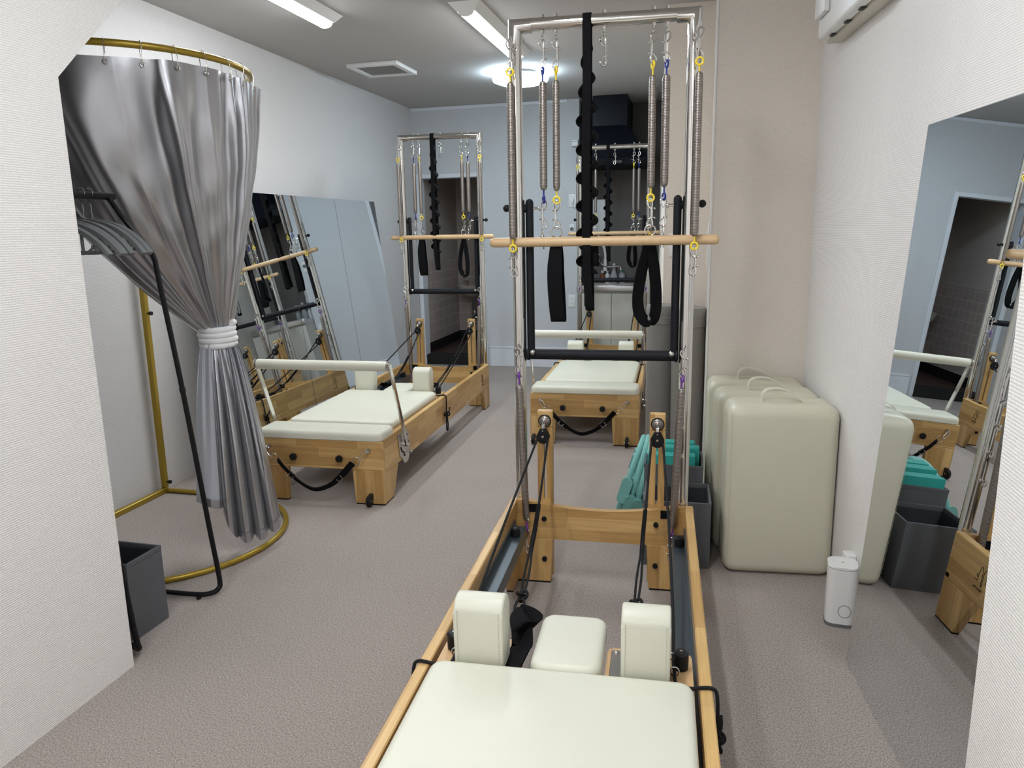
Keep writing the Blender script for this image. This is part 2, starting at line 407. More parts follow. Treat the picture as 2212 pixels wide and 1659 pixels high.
# doorway casing, threshold, washroom beyond
bm = MB()
box(bm, DX0-.035, DX0+.008, YB-.02, YB+.12, 0, DZ+.03, .003, 1); box(bm, DX1-.008, DX1+.032, YB-.02, YB+.12, 0, DZ+.03, .003, 1); box(bm, DX0+.008, DX1-.008, YB-.02, YB+.12, DZ-.008, DZ+.03, .003, 1)
struct('trim_3', bm, 'trimw')
bm = MB(); box(bm, DX0+.008, DX1-.008, YB+.0, YB+.13, 0, .10, .004, 1); struct('trim_4', bm, 'step')
YW = 8.43
bm = MB(); box(bm, XL, -1.35, YB+.1301, YW, .04, .10); struct('floor_washroom', bm, 'bathfloor')
bm = MB(); box(bm, XL-.1, DX0-.005, YB+.1202, YW+.1, .1001, 1.04); box(bm, DX0-.005, -1.35, YW, YW+.1, .1001, 1.04); struct('wall_washroom_tiled', bm, 'tile')
bm = MB(); box(bm, XL-.1, DX0-.007, YB+.1202, YW+.1, 1.0401, 2.3); box(bm, DX0-.007, -1.35, YW+.002, YW+.1, 1.0401, 2.3); box(bm, -1.35, -1.25, YB+.1202, YW+.1, .04, 2.3); struct('wall_washroom', bm, 'bathwall')
bm = MB(); box(bm, XL-.1, -1.25, YB+.1202, YW+.1, 2.3001, 2.36); struct('ceiling_washroom', bm, 'bathwall')
bm = MB(); box(bm, DX0-.004, DX0+.006, YB+.1302, YW-.001, .1001, .20); box(bm, DX0+.006, -1.35, YW-.010, YW-.0005, .1001, .20); struct('baseboard_washroom', bm, 'step')

# washbasin in the washroom
t = thing('washbasin', 'small beige wall-hung washbasin inside the dark washroom doorway', 'washbasin', (-2.48, YW-.17, .0))
bm = MB(); lathe(bm, [(.05, .60), (.12, .615), (.165, .66), (.185, .72), (.19, .735), (.175, .74), (.15, .70), (.06, .655)], (0, 0, 0), 32, sx=1.05, sy=.85); link('basin', bm, 'porcelain', t, 60)
bm = MB(); cyl(bm, (-.10, .06, .72), (-.10, .06, .765), .011); tube(bm, [(-.10, .06, .765), (-.10, .02, .785), (-.10, -.05, .78), (-.10, -.07, .765)], .007); cyl(bm, (-.10, .06, .765), (-.10, .06, .785), .016, .013); link('tap', bm, 'chrome', t)
bm = MB(); tube(bm, [(0, 0, .62), (0, 0, .45), (.005, 0, .38), (.03, 0, .36), (.04, .02, .40), (.04, .10, .43), (.04, .168, .43)], .014); tube(bm, [(-.03, .02, .62), (-.03, .02, .34), (-.03, .02, .105)], .013); lathe(bm, [(.02, .3), (.026, .31), (.026, .36), (.02, .37)], (0, 0, .08), 16); link('drain_pipe', bm, 'chrome', t)

# ------------------------------------------------------------------ ceiling fittings
def batten(label, x, y0, y1):
    t = thing('ceiling_lamp', label, 'ceiling lamp', (x, (y0+y1)/2, ZC), 0, 'long tube lamps on the ceiling')
    L = (y1-y0)/2
    bm = MB()
    a = [(-.088, -L, 0), (.088, -L, 0), (.088, L, 0), (-.088, L, 0)]; b = [(-.05, -L+.035, -.04), (.05, -L+.035, -.04), (.05, L-.035, -.04), (-.05, L-.035, -.04)]
    A = [bm.verts.new(V(p)) for p in a]; B = [bm.verts.new(V(p)) for p in b]
    bm.faces.new(A); bm.faces.new(B)
    for i in range(4): bm.faces.new([A[i], A[(i+1) % 4], B[(i+1) % 4], B[i]])
    link('housing', bm, 'fixture', t)
    bm = MB(); pr = [(.04, 0.)]+[(.04*math.cos(PI*k/10), -.024*math.sin(PI*k/10)) for k in range(1, 10)]+[(-.04, 0.)]
    prism(bm, [(p[0], p[1]-.0401) for p in pr], 'y', -L+.045, L-.045, 0)
    bm.normal_update()
    for f in bm.faces:
        if abs(f.normal.x) > .55 or abs(f.normal.y) > .5: f.material_index = 1
    link('diffuser', bm, None, t, 60, ['tube_light', 'tube_side'])
    for s in (-1, 1):
        bm = MB(); prism(bm, [(p[0]*1.06, p[1]*1.06-.0401) for p in pr], 'y', s*(L-.045), s*(L-.038), 0); link('end_cap', bm, 'fixture', t)
    return t
batten('white tube ceiling lamp nearer the silver curtain', -2.035, 2.92, 4.13)
batten('white tube ceiling lamp beside the front steel tower', -1.235, 4.055, 5.27)
batten('white tube ceiling lamp over the near reformer', -.50, .95, 2.15)
batten('white tube ceiling lamp behind the near partition end', -.95, -.75, .45)
batten('added unseen white tube lamp near the rear wall', -.30, -1.9, -.7)  # extra lamp out of view, added to brighten the near walls and boxes
t = thing('round_ceiling_lamp', 'round bluish-white ceiling lamp near the back wall', 'ceiling lamp', (-1.365, 5.90, ZC))
bm = MB(); lathe(bm, [(.12, -.0), (.125, -.025)], n=36); link('base', bm, 'dark', t)
bm = MB(); lathe(bm, [(.165, -.028), (.20, -.036), (.212, -.052), (.205, -.068), (.16, -.085), (.09, -.096), (.02, -.099)], n=48); link('shade', bm, 'round_light', t, 60)
t = thing('ceiling_vent', 'white square ceiling vent with a grey grille', 'vent', (-2.273, 5.42, ZC))
bm = MB()
for q in ((-.19, .19, -.2, -.155), (-.19, .19, .155, .2), (-.19, -.145, -.155, .155), (.145, .19, -.155, .155)): box(bm, q[0], q[1], q[2], q[3], -.028, -.0005, .006, 2)
link('frame', bm, 'offwhite', t).data.materials[0] = M['white']
bm = MB(); box(bm, -.145, .145, -.155, .155, -.016, -.002)
for k in range(14): box(bm, -.145, .145, -.15+k*.0215, -.142+k*.0215, -.021, -.016)
link('grille', bm, 'grille', t)

# ------------------------------------------------------------------ the reformers
WO = .34; L = 2.203; HR = .3316; YT = 2.226; TT = 2.0405
RF = [(-.2355, .5026, .0489), (-1.8331, 3.3159, .0315), (-.6867, 4.5828, .0311)]
WHERE = ['front', 'mirror-side', 'kitchen-side']
def rmat(i, p=(0, 0, 0), rz=0.):
    x, y, a = RF[i]; return Matrix.Translation((x, y, 0)) @ Matrix.Rotation(a, 4, 'Z') @ Matrix.Translation(p) @ Matrix.Rotation(rz, 4, 'Z')

def snap_hook_bm(bm, flip=1):
    """double-ended bolt snap, top eye at z=0, hanging down to z=-.092"""
    tube(bm, [(.005*flip, 0, -.030), (.006*flip, 0, -.006), (0, 0, .003), (-.009*flip, 0, -.003), (-.011*flip, 0, -.013), (-.004*flip, 0, -.026), (.003*flip, 0, -.031)], .0030, 7)
    cyl(bm, (.005*flip, 0, -.024), (.005*flip, 0, -.068), .0038, n=10)
    tube(bm, [(.005*flip, 0, -.062), (.007*flip, 0, -.085), (0, 0, -.094), (-.009*flip, 0, -.089), (-.011*flip, 0, -.080), (-.004*flip, 0, -.068), (.003*flip, 0, -.062)], .0030, 7)
    for z in (-.030, -.062): cyl(bm, (.004*flip, 0, z), (.012*flip, 0, z), .0024, n=6); ball(bm, (.014*flip, 0, z), .0038, 8)

def build_reformer():
    t = thing('pilates_reformer', 'wooden cream-padded pilates reformer with tall steel tower, nearest and in front of the cushion boxes', 'pilates reformer', (0, 0, 0), 0, 'pilates reformers with towers')
    # --- wooden frame
    for s in (-1, 1):
        bm = MB(); x0, x1 = sorted((s*(WO-.028), s*WO)); box(bm, x0, x1, .028, L, .158, HR, .003, 1)
        rail = link('side_rail', bm, 'woodY', t)
        bm = MB(); tx = s*(WO+.0006)
        def lp(u, w): return (tx, (1.962+u) if s > 0 else (2.038-u), .222+w)
        LG = [(0, .016), (.004, .052), (.012, .064), (.020, .052), (.021, .03), (.0213, .006), (.0235, .001), (.0257, .006), (.0275, .03), (.029, .054), (.037, .066), (.044, .054), (.046, .038)]
        tube(bm, [lp(*p) for p in LG], .0011, 5)
        EG = [(.0495, .0245), (.0555, .027), (.0555, .0335), (.0505, .0345), (.0475, .025), (.0495, .0145), (.0560, .013), (.0605, .017)]
        tube(bm, [lp(*p) for p in EG], .0011, 5); ball(bm, lp(.0655, .0155), .0013, 6)
        link('engraved_mark', bm, 'ink', rail)
        cv = bpy.data.curves.new('lettering', 'FONT'); cv.body = 'PilatesMee'; cv.size = .0135; cv.extrude = .0002; cv.align_x = 'CENTER'
        tmp = bpy.data.objects.new('lettering_curve', cv); COL.objects.link(tmp); bpy.context.view_layer.update()
        me = bpy.data.meshes.new_from_object(tmp); bpy.data.objects.remove(tmp); me.materials.clear(); me.materials.append(M['ink'])
        me.transform(Matrix.Translation((tx, 2.0, .2065)) @ Matrix.Rotation(s*PI/2, 4, 'Z') @ Matrix.Rotation(PI/2, 4, 'X'))
        o = bpy.data.objects.new('lettering', me); COL.objects.link(o); o.parent = rail
        # dark roller track inside the rail
        bm = MB(); xa, xb = sorted((s*.266, s*(WO-.0285))); box(bm, xa, xb, .10, 2.118, .238, .25, .001, 1); xc, xd = sorted((s*.266, s*.274)); box(bm, xc, xd, .10, 2.118, .20, .238)
        xe, xf = sorted((s*(WO-.034), s*(WO-.0285))); box(bm, xe, xf, .10, 2.118, .25, .275)
        tr = link('track', bm, 'track', t)
        bm = MB(); lathe(bm, [(.017, .25), (.018, .262), (.016, .28), (.010, .284)], (s*.289, 2.02, 0), 16); link('stopper', bm, 'black', tr)
        # legs: L-shaped, tapered
        for end in (0, 1):
            bm = MB()
            ya, yb_ = (0., .028) if end == 0 else (L-.028, L)
            xs = [s*.175, s*WO, s*WO, s*.185]
            pl = [(xs[0], .1795), (xs[1], .1795), (xs[2], .006), (xs[3], .006)]
            prism(bm, pl, 'y', ya, yb_, .002)
            if end == 0: pts = [(.0285, .1575), (.205, .1575), (.128, .006), (.0285, .006)]
            else: pts = [(L-.205, .1575), (L-.0285, .1575), (L-.0285, .006), (L-.128, .006)]
            xa, xb = sorted((s*(WO-.028), s*WO)); prism(bm, pts, 'x', xa, xb, .002)
            lg = link('leg', bm, 'woodZ', t)
            bm = MB(); xa, xb = sorted((s*.187, s*(WO-.002))); box(bm, xa, xb, ya+.002, yb_-.002, 0, .0058)
            xa, xb = sorted((s*(WO-.026), s*(WO-.002)))
            if end == 0: box(bm, xa, xb, .03, .126, 0, .0058)
            else: box(bm, xa, xb, L-.126, L-.03, 0, .0058)
            link('rubber_foot', bm, 'black', lg)
    bm = MB(); box(bm, -WO, WO, 0, .028, .18, .3262, .003, 1); fb = link('foot_board', bm, 'woodX', t)
    for sx in (-.13, .118):
        bm = MB(); n = 7; pts = []
        for k in range(28): a = 2*PI*k/28; r = .0175+.0028*math.cos(n*a); pts.append((sx+r*math.cos(a), .24+r*math.sin(a)))
        prism(bm, pts, 'y', -.030, -.016, .002); cyl(bm, (sx, -.016, .24), (sx, .0, .24), .008, n=12); link('star_knob', bm, 'black', fb)
    for sx in (-.268, .268):
        bm = MB(); cyl(bm, (sx, 0, .285), (sx, -.012, .285), .011, n=12); torus(bm, (sx, -.020, .285), .0105, .0028, (1, 0, 0), 16, 6); link('eye_plate', bm, 'steel', fb)
    bm = MB(); N = 24; top = []
    for k in range(N+1):
        x = -WO+.028+(2*WO-.056)*k/N; top.append((x, HR-.030*max(0, 1-(x/.27)**2)))
    prism(bm, [(WO-.028, .18), (-WO+.028, .18)]+top, 'y', L-.028, L-.0005, .0); eb = link('end_board', bm, 'woodX', t)
    for s in (-1, 1):
        bm = MB(); box(bm, s*.246-.022, s*.246+.022, L-.031, L-.0275, .287, .318); link('velcro_patch', bm, 'web', eb)
        for z in (.262, .10): bm = MB(); cyl(bm, (s*.208, L-.036, z), (s*.208, L-.0275, z), .0095, n=16); link('bolt_cap', bm, 'black', eb)
    # wheels on the two foot-end legs
    for wx in (-.318, .268):
        bm = MB(); box(bm, wx-.008, wx+.012, -.022, 0, .024, .062, .003, 1); wh = link('wheel_bracket', bm, 'black', t)
        bm = MB(); lathe(bm, [(.012, -.009), (.026, -.010), (.030, -.005), (.030, .005), (.026, .010), (.012, .009)], (wx+.002, -.030, .031), 24, axis='x'); link('wheel', bm, 'black', wh)
        bm = MB(); cyl(bm, (wx-.014, -.030, .031), (wx+.016, -.030, .031), .005, n=10); ball(bm, (wx-.002, -.024, .055), .004, 8); link('axle', bm, 'steel', wh)
    # --- foot platform and carriage
    bm = MB(); cushion(bm, rrect(-.336, .336, -.002, .185, .030), .3268, .372, .022); link('foot_platform', bm, 'cream', t)
    bm = MB()
    Y0, Y1, YT1 = .245, 1.03, 1.195
    poly = [(-.30, Y0), (.30, Y0), (.30, YT1-.02), (.297, YT1-.006), (.285, YT1), (.115, YT1), (.103, YT1-.006), (.10, YT1-.02), (.10, Y1), (-.10, Y1), (-.10, YT1-.02), (-.103, YT1-.006), (-.115, YT1), (-.285, YT1), (-.297, YT1-.006), (-.30, YT1-.02)]
    prism(bm, poly, 'z', .305, .327); box(bm, -.26, .26, Y0+.02, Y1, .262, .3045); car = link('carriage', bm, 'ply', t)
    bm = MB(); cushion(bm, rrect(-.296, .298, Y0+.005, Y1, .035), .3275, .3645, .02); link('carriage_cushion', bm, 'cream', car)
    bm = MB(); cushion(bm, rrect(-.072, .094, Y1+.006, 1.285, .035), .3275, .362, .018); hr = link('headrest', bm, 'cream', car)
    bm = MB(); box(bm, -.066, .088, Y1-.02, 1.26, .312, .327, .002, 1); link('headrest_board', bm, 'ply', hr)
    for s, xa, xb in ((-1, -.247, -.130), (1, .138, .247)):
        bm = MB()
        pr = [(Y1+.008, .33), (Y1+.008, .470)]+[(Y1+.008+.042-.042*math.cos(PI*k/12), .470+.036*math.sin(PI*k/12)) for k in range(1, 12)]+[(Y1+.092, .470), (Y1+.092, .33)]
        prism(bm, pr, 'x', xa, xb, .007, 3); sr = link('shoulder_rest', bm, 'cream', car)
        bm = MB(); st = [(p[0], p[1]) for p in pr]
        for xx in (xa+.0095, xb-.0095):
            for k in range(19): z = .34+k*.0075; box(bm, xx-.0007, xx+.0007, Y1+.0066, Y1+.0081, z, z+.0042)
        link('stitching', bm, 'stitch', sr)
        bm = MB(); xi = xa-.028 if s > 0 else xb; box(bm, xi, xi+.028, Y1+.015, Y1+.15, .3275, .331, .001, 1); ball(bm, (xi+.012, Y1+.138, .332), .006, 10, (1, 1, .6)); link('slide_plate', bm, 'steel', car)
        bm = MB(); lathe(bm, [(.0165, .3275), (.0175, .345), (.0175, .366), (.013, .371), (.004, .3715)], (s*.273, 1.132, 0), 18); pg = link('rope_post', bm, 'black', car)
        bm = MB(); cyl(bm, (s*.273, 1.132, .3712), (s*.273, 1.132, .3728), .004, n=10); link('screw', bm, 'steel', pg)
        bm = MB(); torus(bm, (s*.256, 1.155, .342), .010, .0022, (0, 1, .2), 16, 6); torus(bm, (s*.258, 1.092, .342), .010, .0022, (0, 1, -.2), 16, 6); link('rope_eye', bm, 'steel', car)
    # --- foot bar
    yf, zf = .0929, .6888
    bm = MB(); lathe(bm, [(.018, -.352), (.0245, -.350), (.0255, -.34), (.0255, .34), (.0245, .350), (.018, .352)], (0, yf, zf), 24, axis='x'); fbar = link('foot_bar', bm, 'cream', t)
    for s in (-1, 1):
        bm = MB(); lathe(bm, [(.026, .0), (.026, .004), (.012, .006), (.012, .012)], (s*.352 if s > 0 else s*.364, yf, zf), 20, axis='x'); link('bar_cap', bm, 'chrome', fbar)
        bm = MB(); d = V((0, .285-yf, .238-zf)); n = V((0, -d.z, d.y)).normalized()*.014
        a, b = V((0, yf, zf+.01)), V((0, .285, .235)); xs = sorted((s*.358, s*.366)); vv = []
        for x in xs: vv.append([bm.verts.new(V((x, p.y, p.z))) for p in (a+n, a-n, b-n, b+n)])
        bm.faces.new(vv[0]); bm.faces.new(vv[1][::-1])
        for k in range(4): bm.faces.new([vv[0][k], vv[0][(k+1) % 4], vv[1][(k+1) % 4], vv[1][k]])
        link('bar_arm', bm, 'chrome', fbar)
        bm = MB(); xs = sorted((s*.3405, s*.3465)); pts = [(.205, .308), (.36, .30)]+[(.31+.055*math.cos(t0), .185+.055*math.sin(t0)) for t0 in [(-.1-.25*k) for k in range(12)]]+[(.225, .185)]
        prism(bm, pts, 'x', xs[0], xs[1], .001); br = link('bracket_plate', bm, 'steel', t)
        bm = MB(); xs = sorted((s*.3466, s*.3474))
        tube(bm, [(s*.347, .235, .235), (s*.347, .25, .21), (s*.347, .275, .195), (s*.347, .285, .175)], .0045, 6); tube(bm, [(s*.347, .33, .285), (s*.347, .318, .26), (s*.347, .34, .245), (s*.347, .335, .215)], .0045, 6)
        link('slot', bm, 'dark', br)
        bm = MB(); cyl(bm, (s*.347, .285, .238), (s*.374, .285, .238), .012, n=16); cyl(bm, (s*.347, .345, .185), (s*.366, .345, .185), .010, n=16); link('pivot_bolt', bm, 'chrome', br)
    # --- tower
    for s in (-1, 1):
        bm = MB(); cyl(bm, (s*.3005, YT, .31), (s*.3005, YT, 1.96), .0222, n=28); po = link('tower_post', bm, 'chrome', t)
        bm = MB(); R = .0242
        # mitred corner sleeve
        n = 28; A = []; B = []; C = []
        for k in range(n):
            a = 2*PI*k/n; dx, dy = R*math.cos(a), R*math.sin(a)
            A.append(bm.verts.new(V((s*.3005+dx, YT+dy, 1.955)))); B.append(bm.verts.new(V((s*.3005+dx, YT+dy, 2.0165+s*dx)))); C.append(bm.verts.new(V((s*.242, YT+dy, 2.0165+s*dx))))
        for k in range(n):
            q = (k+1) % n; bm.faces.new([A[k], A[q], B[q], B[k]]); bm.faces.new([B[k], B[q], C[q], C[k]])
        bm.faces.new(A[::-1]); bm.faces.new(C)
        link('corner_sleeve', bm, 'chrome', t)
        bm = MB(); xa, xb = sorted((s*.2765, s*.2815)); box(bm, xa, xb, YT-.010, YT+.010, .86, 1.44, .002, 1); link('black_strip', bm, 'black', po)  # narrow black strip along the inner side of the post
        for z, ring in ((1.935, 0), (.914, 0), (.807, 0), (.72, 0), (.623, 0), (.52, 0)):
            bm = MB(); cyl(bm, (s*.298, YT-.020, z), (s*.298, YT-.032, z), .0075, n=10); torus(bm, (s*.298, YT-.043, z), .011, .003, (1, 0, .0), 16, 6); link('eye_bolt', bm, 'chrome', po)
        # side spring lug low on the end board
        bm = MB(); cyl(bm, (s*.268, L-.028, .262), (s*.268, L-.040, .262), .007, n=10); ball(bm, (s*.268, L-.045, .262), .008, 10); cyl(bm, (s*.268, L-.028, .115), (s*.268, L-.040, .115), .007, n=10); ball(bm, (s*.268, L-.045, .115), .008, 10); link('lug', bm, 'chrome', eb)
        # risers with pulleys
        bm = MB(); xc = s*.207; w = .0285
        y0, y1 = L+.0005, L+.030
        box(bm, xc-w, xc-.0045, y0, y1, .33, .612); box(bm, xc+.0045, xc+w, y0, y1, .33, .612); box(bm, xc-w, xc+w, y0, y1, .612, .675, .003, 1); box(bm, xc-w, xc+w, y0, y1, .02, .33)
        ri = link('riser', bm, 'woodZ', t)
        bm = MB(); lathe(bm, [(.024, 0), (.0245, -.004), (.022, -.006)], (xc, y0, .637), 28, axis='y'); link('washer', bm, 'black', ri)
        bm = MB(); lathe(bm, [(.021, -.004), (.0205, -.010), (.015, -.014), (.0155, -.019), (.010, -.022), (.0105, -.028), (.006, -.032)], (xc, y0, .637), 24, axis='y'); link('swivel_spring', bm, 'coil', ri, 20)
        bm = MB(); tube(bm, [(xc, y0-.03, .637), (xc, y0-.04, .63), (xc, y0-.042, .618)], .006, 8); link('swivel', bm, 'chrome', ri)
        bm = MB(); yp = y0-.043; pts = [(-.010, .012), (.010, .012), (.025, -.018), (.022, -.030), (.010, -.036), (-.010, -.036), (-.022, -.030), (-.025, -.018)]
        prism(bm, [(xc+p[0], .607+p[1]) for p in pts], 'y', yp-.011, yp-.007, .002); prism(bm, [(xc+p[0], .607+p[1]) for p in pts], 'y', yp+.007, yp+.011, .002)
        lathe(bm, [(.022, -.0065), (.017, 0), (.022, .0065)], (xc, yp, .583), 22, axis='y'); pu = link('pulley', bm, 'black', ri)
        bm = MB(); cyl(bm, (xc, yp-.0125, .590), (xc, yp+.0125, .590), .0045, n=12); cyl(bm, (xc, yp-.0125, .612), (xc, yp-.011, .612), .0025, n=8); link('rivet', bm, 'steel', pu)
        # ropes
        bm = MB(); rr = .0042; yq = yp
        out = [(xc+s*.020, yq, .585), (xc+s*.022, yq-.05, .570), (s*.247, 1.66, .460), (s*.256, 1.30, .374), (s*.256, 1.16, .345), (s*.257, 1.10, .343), (s*.262, 1.055, .334), (s*.29, 1.045, .333), (s*.32, 1.048, .3362), (s*.338, 1.048, .3365), (s*.349, 1.046, .325), (s*.352, 1.04, .28), (s*.351, 1.035, .235)]
        tube(bm, out, rr, 8, k=8)
        inn = [(xc+s*.020, yq, .585), (xc+s*.010, yq, .566), (xc-s*.010, yq, .566), (xc-s*.020, yq, .585)]; tube(bm, inn, rr, 8)
        tube(bm, [(xc-s*.020, yq, .585), (xc-s*.022, yq-.05, .572), (s*.176, 1.88, .455), (s*.168, 1.66, .375)], rr, 8)
        for dx in (-.005, .005): tube(bm, [(s*.168+dx*.4, 1.66, .375), (s*.164+dx*1.3, 1.56, .345), (s*.160+dx, 1.46, .322)], rr*.85, 8)
        rp = link('pull_rope', bm, 'rope', t)
        bm = MB(); ribbon(bm, [(s*.174, 1.84, .442), (s*.170, 1.74, .402), (s*.168, 1.64, .366)], .013, .010, (1, 0, 0)); link('rope_sleeve', bm, 'web', rp)
        bm = MB(); knot(bm, (s*.160, 1.445, .318), .017, .0046); tube(bm, [(s*.160-.004, 1.44, .315), (s*.158-.012, 1.40, .315), (s*.154-.010, 1.36, .318), (s*.154+.012, 1.36, .318), (s*.158+.012, 1.40, .315), (s*.160+.004, 1.44, .315)], .004, 8); link('knot', bm, 'rope', rp)
        bm = MB(); knot(bm, (s*.354, 1.035, .215), .022, .0048, Matrix.Rotation(1.2, 3, 'Z')); tube(bm, [(s*.352, 1.033, .205), (s*.354, 1.02, .16), (s*.353, 1.03, .118), (s*.353, 1.05, .118), (s*.354, 1.052, .16), (s*.353, 1.038, .20)], .0042, 8); tube(bm, [(s*.354, 1.04, .22), (s*.362, 1.06, .235), (s*.362, 1.075, .255)], .0042, 8); link('tail_knot', bm, 'rope', rp)
        bm = MB()
        hx = .062 if s > 0 else 0.
        ribbon(bm, [(s*.154, 1.375, .318), (s*.152+hx*.4, 1.33, .325), (s*.140+hx, 1.28, .337), (s*.120+hx, 1.22, .344), (s*.108+hx*1.3, 1.16, .338), (s*.110+hx*1.3, 1.14, .336), (s*.118+hx*1.3, 1.13 if s > 0 else 1.04, .338)], lambda u: .022+.032*min(1, u*2.2), .005, (1, 0, .25))
        ribbon(bm, [(s*.154, 1.375, .318), (s*.128+hx*.6, 1.345, .318), (s*.100+hx, 1.30, .322), (s*.098+hx*1.3, 1.245, .335), (s*.118+hx, 1.205, .36), (s*.124+hx, 1.16, .375)], lambda u: .022+.034*math.sin(PI*min(1, u*1.1)), .005, (.7, .2, .7))
        link('handle_strap', bm, 'web', rp)
    bm = MB(); cyl(bm, (-.243, YT, 2.0195), (.243, YT, 2.0195), .0213, n=28); tb = link('top_bar', bm, 'chrome', t)
    for x in (-.206, -.160, .004, .167, .212):
        bm = MB(); cyl(bm, (x, YT, 2.0395), (x, YT, 2.050), .0075, n=8); cyl(bm, (x, YT, 2.0005), (x, YT, 1.990), .0080, n=8); cyl(bm, (x, YT, 1.990), (x, YT, 1.982), .004, n=8); torus(bm, (x, YT, 1.974), .0082, .0023, (1, 0, 0), 16, 6); link('eye_bolt', bm, 'chrome', tb)
    bm = MB(); 
    bmx = MB(); snap_hook_bm(bmx); bmesh.ops.transform(bmx, matrix=Matrix.Translation((.004, YT, 1.968)), verts=bmx.verts[:]); bm.free(); link('snap_hook', bmx, 'chrome', tb)
    # --- push-through bar
    bm = MB(); zp = .8835
    cyl(bm, (-.262, YT+.006, zp), (.262, YT+.006, zp), .0195, n=24)
    for s in (-1, 1):
        lathe(bm, [(.0195, 0), (.0225, .001), (.0225, .009), (.012, .012)], (s*.262 if s > 0 else s*.274, YT+.006, zp), 20, axis='x')
    pb = link('push_through_bar', bm, 'foam', t)
    for s in (-1, 1):
        bm = MB(); tube(bm, [(s*.259, YT+.006, zp), (s*.259, YT+.006, 1.0), (s*.259, YT+.006, 1.2), (s*.259, YT+.006, 1.43)], .0142, 14, smooth=False); ball(bm, (s*.259, YT+.006, 1.43), .0143, 14); link('bar_arm', bm, 'foam', pb)
        bm = MB(); cyl(bm, (s*.259, YT+.006, 1.411), (s*.226, YT+.006, 1.411), .0048, n=10); ball(bm, (s*.226, YT+.006, 1.411), .006, 10); ball(bm, (s*.25, YT-.022, .895), .010, 12); cyl(bm, (s*.25, YT-.02, .895), (s*.25, YT+.0, .895), .006, n=10); link('pivot_pin', bm, 'chrome', pb)
        bm = MB(); cyl(bm, (s*.272, YT+.006, 1.411), (s*.281, YT+.004, 1.411), .016, .012, n=16); link('spacer', bm, 'black', pb)
        bm = MB(); cyl(bm, (s*.322, YT, 1.413), (s*.331, YT, 1.413), .007, n=12); ball(bm, (s*.341, YT, 1.413), .0135, 16); link('clamp_knob', bm, 'black', pb)
    return t

proto = build_reformer()
labels = ['wooden cream-padded pilates reformer with steel tower, the nearest one, beside the three cushion boxes',
          'wooden cream-padded pilates reformer with steel tower beside the leaning mirrors and silver curtain',
          'wooden cream-padded pilates reformer with steel tower in front of the kitchen sink']
for i in range(3):
    r = proto if i == 0 else copy_tree(proto)
    r.matrix_world = rmat(i); r['label'] = labels[i]
    r.rotation_euler = (0, 0, RF[i][2]); r.location = (RF[i][0], RF[i][1], 0)

def place(root, i, p, label, group=None, rz=0., first=False):
    o = root if first else copy_tree(root)
    x, y, a = RF[i]; c, s = math.cos(a), math.sin(a)
    o.location = (x+c*p[0]-s*p[1], y+s*p[0]+c*p[1], p[2]); o.rotation_euler = (0, 0, a+rz); o['label'] = label
    if group: o['group'] = group
    return o

# --- springs
def end_ring(bm, z, stem, face):
    """coloured eye: ring centre z, stem to zs"""
    ax = (0, 1, 0) if face else (.92, .4, 0)
    torus(bm, (0, 0, z), .0115, .0036, ax, 20, 8); cyl(bm, (0, 0, z-.011 if stem < z else z+.011), (0, 0, stem), .0030, n=8)

def make_spring(name, colr, length, rad, faces, hooks=True, tail=0):
    t = thing(name, 'spring', 'spring')
    zt = -.132; zb = zt-length
    bm = MB(); snap_hook_bm(bm, -1 if tail == 9 else 1); link('snap_hook', bm, 'chrome', t)
    bm = MB(); end_ring(bm, -.100, zt, faces[0]); link('end_ring', bm, colr, t)
    bm = MB(); n = 20; lathe(bm, [(.004, zt), (rad*.75, zt-.003), (rad*.97, zt-.012), (rad, zt-.025), (rad, zb+.025), (rad*.97, zb+.012), (rad*.75, zb+.003), (.004, zb)], n=n); link('coil', bm, 'coil', t)
    bm = MB(); end_ring(bm, zb-.032, zb, faces[1]); link('end_ring', bm, colr, t)
    bm = MB(); snap_hook_bm(bm, -1); bmesh.ops.transform(bm, matrix=Matrix.Translation((0, 0, zb-.038)), verts=bm.verts[:]); link('snap_hook', bm, 'chrome', t)
    return t
sb = make_spring('tower_spring', 'blue', .365, .0134, (0, 0))
sy = make_spring('tower_spring', 'yellow', .368, .0124, (0, 1))
so = make_spring('tower_spring', 'yellow', .526, .0127, (1, 1))
# purple leg spring, clipped to the post, lower hook hanging free
sp_ = make_spring('leg_spring', 'purple', .527, .0134, (0, 0))
TW = ['front tower', 'tower by the leaning mirrors', 'tower by the kitchen hood']
first = True
for i in range(3):
    g = 'springs hanging on the '+TW[i]
    place(sb, i, (-.206, YT, 1.969), 'steel spring with blue ends, left of the two on the '+TW[i], g, 0, i == 0)
    place(sb, i, (.212, YT, 1.969), 'steel spring with blue ends, right of the two on the '+TW[i], g, PI)
    place(sy, i, (-.160, YT, 1.969), 'yellow-ended spring above the left hand strap on the '+TW[i], g, 0, i == 0)
    place(sy, i, (.167, YT, 1.969), 'yellow-ended spring above the right hand strap on the '+TW[i], g, PI)
    place(so, i, (-.3105, YT-.052, 1.962), 'long yellow-ended spring along the left post of the '+TW[i], g, 0, i == 0)
    place(so, i, (.3165, YT-.052, 1.962), 'long yellow-ended spring along the right post of the '+TW[i], g, PI)
    place(sp_, i, (-.298, YT-.066, .915), 'purple-ended leg spring low on the left post of the '+TW[i], g, 0, i == 0).rotation_euler.y = -.036
    place(sp_, i, (.292, YT-.066, .915), 'purple-ended leg spring low on the right post of the '+TW[i], g).rotation_euler.y = .036

